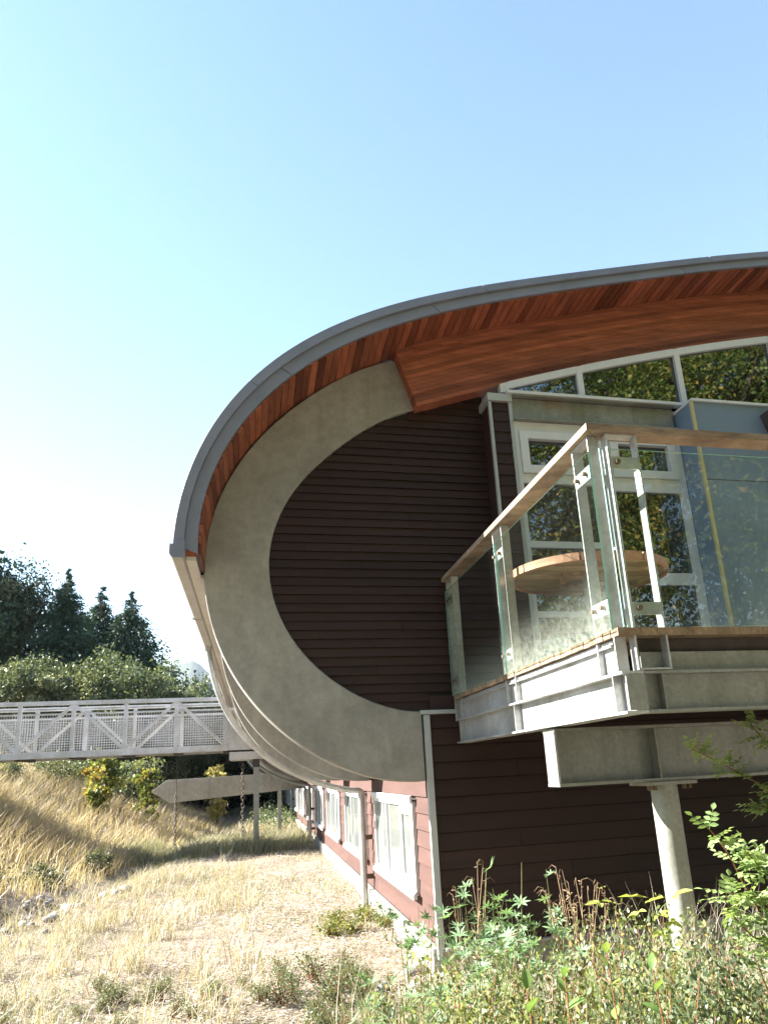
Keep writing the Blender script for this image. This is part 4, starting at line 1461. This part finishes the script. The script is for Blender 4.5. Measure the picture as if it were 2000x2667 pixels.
# low alder thicket in front
al_t, al_tp = trunk_mesh(4.6, .07, 70, 9, .08, .8)
al_c = [crown_mesh(4.6, 1.45, .4, 13000, .12, 71 + k, M['alder'], 64, al_tp, 1.02, .125) for k in range(3)]
alder_px = [(-40, 1705, 31), (45, 1712, 30), (95, 1735, 33), (150, 1716, 31), (205, 1700, 31), (262, 1728, 32), (310, 1722, 30), (352, 1722, 32), (398, 1745, 33), (438, 1765, 36), (478, 1785, 37), (520, 1790, 38), (556, 1795, 39)]
for i, (x, y, t) in enumerate(alder_px):
    s = from_px(x, t); g0 = gz(s, t); h = z_px(x, y, t) - g0
    plant_tree('alder_shrub', s, t, 'bushy green alder in the thicket behind the footbridge', 'shrub', al_t, al_c[i % 3], 'alders behind the footbridge', random.uniform(0, 6), (h / 4.6 * random.uniform(.9, 1.1), h / 4.6 * random.uniform(.9, 1.1), h / 4.6))
# dark low wood behind the bridge and trough
dk_c = [crown_mesh(6.0, 2.3, .2, 11000, .26, 81 + k, M['conifer'], 60, (), 1.0, .18) for k in range(2)]
dk_t, _ = trunk_mesh(6.0, .12, 80, 5)
for i, x in enumerate((400, 455, 505, 555, 605, 655, 700, 745, 790)):
    t = 47 + (i % 3) * 3
    s = from_px(x, t)
    plant_tree('thicket_tree', s, t, 'low dark tree in the shady wood beyond the trough', 'tree', dk_t, dk_c[i % 2], 'dark wood beyond the trough', i * 1.1, (1, 1, .85))
# smaller spired conifers further off
fc = [conifer_mesh(11, 2.7, 300, 26, 90 + k, M['conifer_far'], .30, .04, 1.1, .3) for k in range(3)]
ft, _ = trunk_mesh(11, .18, 95, 0, .01, .96)
for i, (x, y) in enumerate([(410, 1712), (446, 1724), (478, 1742), (502, 1742), (527, 1756), (548, 1768), (575, 1775), (385, 1752), (462, 1765), (600, 1790)]):
    t = 78 + (i * 7) % 15
    s = from_px(x, t); g0 = gz(s, t); h = z_px(x, y, t) - g0
    plant_tree('conifer_tree', s, t, 'small far conifer with thin spire beyond the alder thicket', 'tree', ft, fc[i % 3], 'far small conifers', i * 1.3, (h / 11, h / 11, h / 11))

# shrubs on the bank under the bridge
sb_t, sb_tp = trunk_mesh(1.6, .03, 100, 8, .1, .8)


def bank_shrub(x, y_top, y_bot, t, w, mat, seed, label, n=2600, leaf=.10):
    s = from_px(x, t)
    top = z_px(x, y_top, t)
    g0 = gz(s, t)
    h = max(top - g0, .6)
    cm = crown_mesh(1.6, w / h * 1.6 * .8, .12, n, leaf, seed, mat, 26, sb_tp, 1.0, .22)
    plant_tree('bank_shrub', s, t, label, 'shrub', sb_t, cm, None, seed, (h / 1.6,) * 3)


bank_shrub(262, 1950, 2080, 21, .55, M['autumn'], 101, 'green shrub turning orange and yellow on the grassy bank')
bank_shrub(352, 1960, 2060, 24, .9, M['alder'], 102, 'grey-green shrub growing behind the yellowing bank shrub')
bank_shrub(398, 1988, 2040, 22, .42, M['autumn'], 103, 'little shrub with yellow top near the trough tip', 1500)
bank_shrub(566, 1978, 2020, 27, .42, M['yellow_leaf'], 104, 'pale yellow-leaved shrub standing behind the trough', 2000)
bank_shrub(15, 1975, 2040, 20, .6, M['alder'], 105, 'dark green shrub on top of the golden bank')
bank_shrub(130, 1962, 2010, 24, 1.0, M['alder'], 106, 'spreading green shrub on the bank crest under the bridge')
bank_shrub(200, 1968, 2010, 25, .9, M['alder'], 107, 'low green shrub on the bank crest beside the orange one')
# brambles along the swale
for i, (s, t, w) in enumerate(((-5.9, 6.6, .42), (-6.2, 8.2, .48), (-5.4, 9.2, .36), (-4.9, 11.8, .3))):
    cm = crown_mesh(.42, w, .0, 1300, .05, 110 + i, M['bramble'], 26, (), 1.0, .2)
    e = empty('bramble_clump', G(s, t, -.03), 'low bramble clump growing along the stony swale', 'bramble', 'brambles along the swale')
    link_mesh('foliage', cm, None, e)

# unseen trees behind the photographer, mirrored in panes; outermost ones added to block light
bt, btp = trunk_mesh(19, .4, 120, 18)
bc = [crown_mesh(19, 4.6, .8, 85000, .13, 121 + k, M['unseen_maple_tree'], 150, btp, 1.0, .15) for k in range(2)]
for i, (s, t, sc) in enumerate([(-7.5, -18, .9), (-1.5, -17, 1.05), (4.5, -15.5, 1.0), (10, -16.5, 1.1), (15.5, -13, 1.0), (20, -17, 1.15), (21, -8, .95), (27, -12, 1.1), (-14, -12.5, 1.0), (-20, -16, 1.05)]):
    plant_tree('unseen_maple_tree', s, t, 'tall yellow-green maple, one of an unseen row for reflections and added shade', 'tree', bt, bc[i % 2], 'unseen maples opposite the deck, outermost added to block light', i * 1.7, (sc, sc, sc))

# ------------------------------------------------------------------ mountain
mt = []
xs = np.linspace(395, 640, 42)
prof = np.interp(xs, [395, 425, 445, 470, 490, 503, 520, 545, 600, 640], [1775, 1742, 1733, 1730, 1726, 1719, 1730, 1752, 1775, 1800])
TM = 3200
pts, nx = [], len(xs)
for i, (x, y) in enumerate(zip(xs, prof)):
    s, z = at_t(x, y + .8 * math.sin(i * 1.1), TM)
    for (dt, k) in ((-900, -.02), (-600, .35), (-250, .75), (0, 1.0), (350, .6), (800, -.02)):
        pts.append(P(s, TM + dt, z * k + (5 * math.sin(i * .9 + dt) if 0 < k < 1 else 0)))
f = []
for i in range(nx - 1):
    for j in range(5):
        a = i * 6 + j
        f.append((a, a + 6, a + 7, a + 1))
mo = MB().add(pts, f).build('mountain', M['mountain'], None, True, fix=False)
tag(mo, kind='structure')


# ------------------------------------------------------------------ foreground plants
def blade_leaf(L_, W_, fold=.25, curl=.15, n=5):
    """one leaf along +x from the origin, midrib folded, as (verts, faces)"""
    v, f = [], []
    for i in range(n + 1):
        k = i / n
        w = W_ / 2 * math.sin(math.pi * min(.98, max(.03, k)) ** .85)
        z = -curl * L_ * k * k
        v += [(L_ * k, -w, z + w * fold), (L_ * k, 0, z), (L_ * k, w, z + w * fold)]
    for i in range(n):
        a = i * 3
        f += [(a, a + 3, a + 4, a + 1), (a + 1, a + 4, a + 5, a + 2)]
    return v, f


def compose(parts):
    """parts: list of (verts, faces, Matrix)"""
    V_, F_ = [], []
    for v, f, mx in parts:
        k = len(V_)
        V_ += [tuple(mx @ Vector(p)) for p in v]
        F_ += [tuple(i + k for i in q) for q in f]
    return V_, F_


def leaf_data(name, v, f, mat, lo=0.0, hi=1.0):
    me = bpy.data.meshes.new(name)
    me.from_pydata(v, [], f)
    at = me.attributes.new('tint', 'FLOAT', 'FACE')
    base = random.uniform(lo, hi)
    at.data.foreach_set('value', np.clip(base + np.random.default_rng(len(v)).normal(size=len(f)) * .08, 0, 1).astype(np.float32))
    me.materials.append(mat)
    me.shade_smooth()
    return me


def palmate(n, L_, seed):
    rd = random.Random(seed)
    parts = []
    for i in range(n):
        v, f = blade_leaf(L_ * rd.uniform(.8, 1.1), L_ * .24, .35, rd.uniform(-.1, .2), 4)
        a = (i - (n - 1) / 2) * (2 * math.pi / (n + .6))
        parts.append((v, f, Matrix.Rotation(a, 4, 'Z') @ Matrix.Rotation(-rd.uniform(.15, .5), 4, 'Y')))
    return compose(parts)


LUP = [leaf_data('leaf', *palmate(8, .062, k), M['lupin'], .1 + .2 * k, .2 + .2 * k) for k in range(4)]


def maple_leaf(seed, size):
    rd = random.Random(seed)
    lobes = [(-2.35, .42), (-1.95, .30), (-1.25, .80), (-.85, .42), (-.62, .52), (0, 1.0), (.62, .52), (.85, .42), (1.25, .80), (1.95, .30), (2.35, .42)]
    pts = []
    for (a, r), (a2, r2) in zip(lobes[:-1], lobes[1:]):
        for k in (0, .33, .66):
            rr = (r + (r2 - r) * k) * (1 + rd.uniform(-.07, .07)) * (.93 if k else 1.0)
            aa = a + (a2 - a) * k
            pts.append((rr * math.cos(aa) * size, rr * math.sin(aa) * size, size * (.10 * abs(math.sin(aa * 2.5)) - .22 * rr * rr * .6)))
    v = [(0, 0, 0)] + pts
    f = [(0, i, i + 1) for i in range(1, len(pts))]
    return v, f


MAP = [leaf_data('leaf', *maple_leaf(k, .085), M['maple'], .1 + .25 * k, .3 + .25 * k) for k in range(3)]


def pinnate(seed, pairs=3, L_=.034):
    rd = random.Random(seed)
    parts = []
    for i in range(pairs):
        x = .018 + i * .026
        for sgn in (-1, 1):
            v, f = blade_leaf(L_ * rd.uniform(.85, 1.1), L_ * .66, .25, .1, 4)
            parts.append((v, f, Matrix.Translation((x, 0, 0)) @ Matrix.Rotation(sgn * rd.uniform(.95, 1.25), 4, 'Z') @ Matrix.Rotation(rd.uniform(-.2, .2), 4, 'X')))
    v, f = blade_leaf(L_ * 1.1, L_ * .7, .25, .1, 4)
    parts.append((v, f, Matrix.Translation((.018 + pairs * .026, 0, 0))))
    parts.append(([(0, -.0012, 0), (.1, -.0008, 0), (.1, .0008, 0), (0, .0012, 0)], [(0, 1, 2, 3)], Matrix.Identity(4)))
    return compose(parts)


ROS = [leaf_data('leaf', *pinnate(k), M['rose'], .1 + .25 * k, .3 + .25 * k) for k in range(4)]
SHO = [leaf_data('leaf', *blade_leaf(.058, .032, .3, .2, 5), M['shoot'], .1 + .3 * k, .3 + .3 * k) for k in range(3)]


def place_leaf(me, p, direction, parent, roll=None, sc=1.0, name='leaf'):
    o = bpy.data.objects.new(name, me); COL.objects.link(o); o.parent = parent
    d = Vector(direction).normalized()
    q = d.to_track_quat('X', 'Z').to_matrix().to_4x4()
    mx = Matrix.Translation(Vector(p) - parent_base(parent)) @ q @ Matrix.Rotation(random.uniform(-.5, .5) if roll is None else roll, 4, 'X') @ Matrix.Scale(sc, 4)
    o.matrix_local = mx
    return o


def px3(x, y, t):
    s, z = at_t(x, y, t)
    return P(s, t, z)


def lupin_plant(x, ytop, t, label, stems=6, leaves=34, spread=.16):
    s, zt = at_t(x, ytop, t)
    g0 = gz(s, t)
    e = empty('lupin_plant', P(s, t, g0), label, 'plant', 'leafy lupin-like plants below the deck')
    h = zt - g0
    m = MB()
    tips = []
    for i in range(stems):
        a = random.uniform(0, 6.28); r = random.uniform(.2, 1) * spread
        hh = h * (1.0 if i == 0 else random.uniform(.55, .95))
        p0 = P(s, t, g0) + Vector((math.cos(a), math.sin(a), 0)) * .02
        p2 = P(s, t, g0) + Vector((math.cos(a) * r, math.sin(a) * r, hh))
        p1 = p0.lerp(p2, .5) + Vector((random.uniform(-.03, .03), random.uniform(-.03, .03), 0))
        m.tube([p0, p1, p2], [.005, .004, .002], 5)
        tips.append((p0, p1, p2))
    m.build('stem', M['stem_green'], e)
    for i in range(leaves):
        p0, p1, p2 = random.choice(tips)
        k = random.uniform(.35, 1.0) ** .7
        p = p0.lerp(p1, k * 2) if k < .5 else p1.lerp(p2, k * 2 - 1)
        a = random.uniform(0, 6.28)
        d = Vector((math.cos(a), math.sin(a), random.uniform(.0, .9)))
        place_leaf(random.choice(LUP), p + d.normalized() * random.uniform(.02, .07), d, e, None, random.uniform(.8, 1.25))


for x, y, t, st_, lv, lab in [
    (1205, 2262, -2.0, 6, 30, 'leafy lupin plant with brown seed heads by the wall corner'),
    (1318, 2246, -2.3, 7, 40, 'tallest bright green lupin plant against the dark boards'),
    (1345, 2310, -2.5, 6, 34, 'bushy lupin plant below the tallest one'),
    (1262, 2350, -2.6, 6, 30, 'lupin plant filling the gap between its taller neighbours'),
    (1420, 2265, -2.1, 5, 18, 'thin lupin plant growing out of the dry stalks'),
    (1440, 2425, -2.7, 6, 30, 'low lupin plant at the foot of the dry stalks'),
    (1180, 2395, -2.7, 6, 30, 'lupin plant spilling over the foundation corner'),
    (1330, 2420, -3.0, 7, 36, 'dense low lupin plant under the tallest one'),
    (1240, 2455, -3.2, 7, 34, 'wide low lupin plant over the gravel strip'),
    (1100, 2330, -.6, 4, 16, 'spindly lupin plant in front of the first window'),
    (1050, 2390, -.3, 4, 16, 'small lupin plant at the sunny wall base'),
    (1010, 2345, 1.6, 4, 14, 'small lupin plant beside the near downspout'),
    (1500, 2470, -3.0, 6, 28, 'lupin plant in the shade before the foundation'),
    (1130, 2500, -3.0, 6, 26, 'sprawling lupin plant on the sunny litter'),
    (1020, 2530, -2.6, 5, 24, 'low lupin plant out on the open turf'),
    (930, 2570, -2.6, 5, 22, 'low lupin plant at the edge of the dry turf'),
    (1090, 2590, -3.5, 6, 28, 'broad lupin plant at the near edge of the weeds')]:
    lupin_plant(x, y, t, lab, st_, lv)


# dry stalks with seed pods
def dry_stalks(x, ytop, t, label, n=26, spread=.22):
    s, zt = at_t(x, ytop, t); g0 = gz(s, t); h = zt - g0
    e = empty('dry_stalk_clump', P(s, t, g0), label, 'dry plant')
    for i in range(n):
        a = random.uniform(0, 6.28); r = random.uniform(.3, 1) * spread
        hh = h * random.uniform(.6, 1.0)
        b = P(s, t, g0) + Vector((random.uniform(-.08, .08), random.uniform(-.06, .06), 0))
        p2 = b + Vector((math.cos(a) * r, math.sin(a) * r, hh))
        p1 = b.lerp(p2, .55) + Vector((random.uniform(-.03, .03), random.uniform(-.03, .03), .03))
        m = MB().tube([b, p1, p2], [.0045, .0035, .002], 5)
        c = Vector((random.uniform(-1, 1), random.uniform(-1, 1), -.2)).normalized() * random.uniform(.03, .09)
        m.tube([p2, p2 + c * .5 + Vector((0, 0, .02)), p2 + c], [.002, .0016, .001], 4)
        for k in range(5):
            q = p1.lerp(p2, random.uniform(.2, 1.0))
            dd = Vector((random.uniform(-1, 1), random.uniform(-1, 1), random.uniform(-.4, .6))).normalized() * random.uniform(.02, .04)
            m.tube([q, q + dd * .5, q + dd], [.0015, .005, .0012], 4)
        m.build('stalk', M['stem_dry'], e)


dry_stalks(1490, 2258, -2.2, 'clump of dry brown seed stalks before the dark wall', 34, .26)
dry_stalks(1225, 2235, -2.1, 'few dry seed stalks among the lupins by the corner', 9, .14)
dry_stalks(1285, 2420, -3.3, 'thin dry stalks poking out of the low lupins', 14, .2)
dry_stalks(1120, 2500, -3.4, 'sparse dry stalks at the sunny edge of the weeds', 12, .2)
dry_stalks(1400, 2500, -4.2, 'fine dry stalks standing in the small-leaved bushes', 14, .24)
dry_stalks(1560, 2480, -3.2, 'short bent dry stalks beside the column foot', 12, .2)

# maple sapling
s0, z0 = at_t(1700, 2440, -3.1)
mp = empty('maple_sapling', P(s0, -3.1, gz(s0, -3.1)), 'young maple with big lobed leaves in front of the pipe column', 'sapling')
b0 = P(s0, -3.1, gz(s0, -3.1))
top = px3(1690, 2400, -3.1)
MB().tube([b0, b0.lerp(top, .5) + Vector((.03, 0, 0)), top], [.008, .006, .004], 6).build('stem', M['stem_red'], mp)
for (x, y, sc, ax) in [(1560, 2352, 1.0, (-1, -.3, .1)), (1648, 2335, 1.25, (-.4, -1, .35)), (1698, 2345, 1.1, (.3, -.8, .4)), (1760, 2330, 1.15, (.8, -.7, .45)), (1660, 2375, 1.0, (-.6, -.8, -.2)), (1720, 2380, 1.0, (.2, -1, .0)), (1618, 2395, .6, (-.4, -.6, -.9)), (1722, 2425, 1.05, (.1, -.9, -.6)), (1745, 2400, .8, (.7, -.6, -.3)), (1590, 2350, .8, (-.8, -.5, .4))]:
    p = px3(x, y, -3.15 + random.uniform(-.05, .05))
    st0 = b0.lerp(top, random.uniform(.7, 1.0))
    MB().tube([st0, st0.lerp(p, .5) + Vector((0, 0, .02)), p], [.003, .0025, .002], 5).build('petiole', M['stem_green'], mp)
    place_leaf(random.choice(MAP), p, ax, mp, random.uniform(-.4, .4), sc)


# wild rose canes
def rose_bush(name, canes, base_px, t, label, dens=1.0):
    s, z = at_t(*base_px, t)
    g0 = gz(s, t)
    e = empty(name, P(s, t, g0), label, 'rose bush')
    for cn in canes:
        pts = [P(s, t, g0)] + [px3(x, y, t + random.uniform(-.06, .06)) for x, y in cn]
        # smooth
        fine = []
        for i in range(len(pts) - 1):
            a = pts[max(i - 1, 0)]; b = pts[i]; c = pts[i + 1]; d = pts[min(i + 2, len(pts) - 1)]
            for k in range(6):
                u = k / 6
                fine.append(.5 * ((2 * b) + (c - a) * u + (2 * a - 5 * b + 4 * c - d) * u * u + (3 * b - a - 3 * c + d) * u ** 3))
        fine.append(pts[-1])
        nf = len(fine)
        MB().tube(fine, [.005 * (1 - .75 * i / nf) + .001 for i in range(nf)], 6).build('cane', M['stem_red'], e)
        L_ = sum((fine[i + 1] - fine[i]).length for i in range(nf - 1))
        nl = int(L_ / .035 * dens)
        for k in range(nl):
            u = .25 + .75 * (k + random.random()) / nl
            i = min(int(u * (nf - 1)), nf - 2)
            p = fine[i].lerp(fine[i + 1], random.random())
            d = Vector((random.uniform(-1, 1), random.uniform(-1, .4), random.uniform(-.3, .6)))
            place_leaf(random.choice(ROS), p, d, e, None, random.uniform(.7, 1.15))


rose_bush('rose_bush', [[(2030, 2480), (1985, 2390), (1934, 2300), (1894, 2222), (1845, 2158)], [(2060, 2420), (2000, 2290), (1980, 2262), (1943, 2218)], [(2020, 2500), (1960, 2440), (1905, 2380), (1890, 2330)],
                        [(2050, 2450), (2010, 2380), (1960, 2340), (1890, 2325)], [(1990, 2560), (1940, 2500), (1900, 2440)], [(2060, 2520), (2010, 2440), (1970, 2400)]], (2040, 2640), -4.05, 'sunlit wild rose with arching canes and oval leaflets by the column', .72)
rose_bush('rose_bush', [[(2060, 2200), (2000, 2066), (1941, 2023), (1870, 1985), (1800, 1950)], [(2080, 2150), (2040, 2000), (1990, 1930), (1950, 1880)], [(2080, 2200), (2030, 2080), (1985, 2110), (1965, 2095)]], (2080, 2640), -3.35, 'shaded rose sprays hanging before the steel girder', .8)


# low bushes with tiny leaves
def twigs_mesh(h, w, seed, n=26):
    rd = random.Random(seed)
    m = MB(); tips = []
    for i in range(n):
        a = rd.uniform(0, 6.28); r = rd.uniform(.2, 1) * w; hh = h * rd.uniform(.5, 1.03)
        p0 = Vector((rd.uniform(-.05, .05), rd.uniform(-.05, .05), 0)); p2 = Vector((math.cos(a) * r, math.sin(a) * r, hh))
        p1 = p0.lerp(p2, .5) + Vector((0, 0, .08 * h))
        m.tube([p0, p1, p2], [.006, .004, .0015], 5); tips.append((p0, p1, p2))
    me = bpy.data.meshes.new('twigs'); me.from_pydata([tuple(p) for p in m.v], [], m.f); me.materials.append(M['stem_red'])
    return me, tips


def bush_leaves(h, w, n, leaf, seed, mat, tips):
    rng = np.random.default_rng(seed)
    arr = np.array([[tuple(a), tuple(b), tuple(c)] for a, b, c in tips])
    i = rng.integers(0, len(arr), n)
    k = rng.uniform(.2, 1.04, n) ** .8
    lo, hi = np.minimum(k * 2, 1)[:, None], np.clip(k * 2 - 1, 0, 2)[:, None]
    c = arr[i, 0] * (1 - lo) + arr[i, 1] * lo + (arr[i, 2] - arr[i, 1]) * hi
    c = c + rng.normal(size=(n, 3)) * np.array([.055, .055, .045])
    ax = rng.normal(size=(n, 3)); ax[:, 2] += .3
    v, f = leaf_hex(c, leaf * rng.uniform(.45, 1.7, n), leaf * .55 * rng.uniform(.5, 1.5, n), ax, rng)
    tint = np.clip(rng.normal(size=n) * .22 + .42, 0, 1)
    tint = np.where(rng.uniform(size=n) < .035, rng.uniform(.85, 1, n), tint)
    me = mesh_np('foliage', v, f, tint); me.materials.append(mat)
    return me


BUSH = []
for k in range(4):
    tw, tips = twigs_mesh(1.0, .5, 200 + k, 40)
    BUSH.append((tw, bush_leaves(1.0, .5, 6800, .023, 210 + k, M['bush'] if k % 2 == 0 else M['herb'], tips)))
for i, (x, y, t, w, lab) in enumerate([
    (1630, 2440, -3.95, .95, 'small-leaved bush growing round the foot of the pipe column'),
    (1740, 2455, -4.15, .85, 'small-leaved bush with yellowing tips right of the column foot'),
    (1860, 2425, -4.2, .9, 'small-leaved bush below the arching rose canes'),
    (1985, 2400, -4.3, .9, 'small-leaved bush under the rose bush base'),
    (1500, 2500, -3.9, .85, 'green small-leaved bush between the dry stalks and the column'),
    (1380, 2530, -4.0, .8, 'green small-leaved bush in front of the dense lupin'),
    (1240, 2560, -4.0, .8, 'green small-leaved bush beside the gravel strip'),
    (1660, 2540, -4.75, .8, 'low yellow-green bush under the maple sapling'),
    (1820, 2520, -4.8, .8, 'low yellow-green bush with a few orange leaves'),
    (1960, 2520, -4.85, .8, 'low yellow-green bush spreading below the rose'),
    (1520, 2590, -4.7, .8, 'low mixed bush around the red-stemmed shoots'),
    (1390, 2610, -4.7, .75, 'low mixed bush on the edge of the turf'),
    (1270, 2640, -4.6, .7, 'low mixed bush ending the planted strip')]):
    s, z = at_t(x, y, t); g0 = gz(s, t); h = max(z - g0, .3)
    e = empty('low_bush', P(s, t, g0), lab, 'bush', 'low bushes below the deck')
    e.rotation_euler = (random.uniform(-.12, .12), random.uniform(-.12, .12), i * 1.9); e.scale = (w * random.uniform(.8, 1.15), w, h * random.uniform(.85, 1.12))
    tw, fo = BUSH[i % 4]
    link_mesh('twigs', tw, None, e); link_mesh('foliage', fo, None, e)


# upright shoots with red stems and broad leaves
def shoot(x, ytop, t, label, lean=.0, n=16):
    s, zt = at_t(x, ytop, t); g0 = gz(s, t)
    e = empty('leafy_shoot', P(s, t, g0), label, 'shoot', 'red-stemmed shoots')
    b = P(s, t, g0); tp = P(s + lean, t, zt)
    MB().tube([b, b.lerp(tp, .5) + Vector((.015, 0, 0)), tp], [.005, .004, .002], 6).build('stem', M['stem_red'], e)
    for i in range(n):
        k = .35 + .65 * i / (n - 1)
        p = b.lerp(tp, k)
        a = i * 2.4
        place_leaf(random.choice(SHO), p, Vector((math.cos(a), math.sin(a), .75 if i < n - 2 else 1.6)), e, None, random.uniform(.8, 1.25))


shoot(1600, 2480, -4.9, 'upright red-stemmed shoot with broad leaves under the maple', -.03)
shoot(1735, 2520, -5.0, 'leaning red-stemmed shoot with narrow top leaf below the column', -.05, 12)
shoot(1455, 2545, -4.9, 'upright leafy shoot in the mixed bush', .02)
shoot(1410, 2570, -5.0, 'short leafy shoot with pale bud in the mixed bush', -.05, 12)

# weeds in the near turf
WEED = []
for k in range(3):
    tw, tips = twigs_mesh(.3, .2, 300 + k, 16)
    WEED.append((tw, bush_leaves(.3, .2, 420, .024, 310 + k, M['herb'], tips)))
tw, tips = twigs_mesh(.22, .25, 320, 16)
WEED.append((tw, bush_leaves(.22, .25, 600, .03, 321, M['autumn'], tips)))
wrd = random.Random(5)
for i in range(92):
    if i < 62:
        x, y = wrd.uniform(720, 1200), wrd.uniform(2520, 2720)
    else:
        x, y = wrd.uniform(0, 700), wrd.uniform(2560, 2720)
    d = ray(x, y); kk = -EYE.z / d.z
    p = EYE + d * kk
    s, t = to_st(p)
    if s > -.25: continue
    e = empty('weed_clump', G(s, t, -.01), 'small green weed clump growing in the dry turf', 'weed', 'weeds in the dry turf')
    q = wrd.uniform(.35, .9) * (1 if i < 62 else .7)
    e.scale = (q, q, q); e.rotation_euler = (0, 0, wrd.uniform(0, 6))
    a, b = WEED[i % 3]
    link_mesh('twigs', a, None, e); link_mesh('foliage', b, None, e)
for i, (x, y) in enumerate(((870, 2440), (920, 2430), (955, 2400), (880, 2400), (1000, 2420))):
    d = ray(x, y); p = EYE + d * (-EYE.z / d.z); s, t = to_st(p)
    e = empty('weed_clump', G(s, t, -.01), 'low orange-tinted weed clump on the litter near the downspout', 'weed', 'orange weeds near the downspout')
    q = wrd.uniform(.7, 1.1); e.scale = (q, q, q * .8); e.rotation_euler = (0, 0, wrd.uniform(0, 6))
    a, b = WEED[3]
    link_mesh('twigs', a, None, e); link_mesh('foliage', b, None, e)
for i, (s, t) in enumerate(((-1.0, 20), (-.6, 22), (-1.5, 24), (-.8, 27))):
    e = empty('weed_clump', G(s, t, -.02), 'bright green weed patch against the far wall base', 'weed', 'green weeds by the far wall')
    e.scale = (3, 3, 2.6)
    link_mesh('foliage', WEED[i % 3][1], None, e)

# ------------------------------------------------------------------ thin air haze out to the mountain
hz = MB()
x0, x1, y0, y1, zz0, zz1 = -6200, 6200, -3200, 7600, -4, 540
hz.add([Vector((x, y, z)) for z in (zz0, zz1) for y in (y0, y1) for x in (x0, x1)], [(0, 2, 3, 1), (4, 5, 7, 6), (0, 1, 5, 4), (2, 6, 7, 3), (0, 4, 6, 2), (1, 3, 7, 5)])
hm = bpy.data.materials.new('air_haze'); hm.use_nodes = True
hn = hm.node_tree.nodes; hn.clear()
ho = hn.new('ShaderNodeOutputMaterial'); pv = hn.new('ShaderNodeVolumePrincipled')
pv.inputs['Color'].default_value = (.78, .88, 1, 1); pv.inputs['Density'].default_value = .00008; pv.inputs['Anisotropy'].default_value = .0
hm.node_tree.links.new(pv.outputs[0], ho.inputs['Volume'])
tag(hz.build('haze', hm), 'thin pale air haze over the valley', 'haze', kind='stuff')
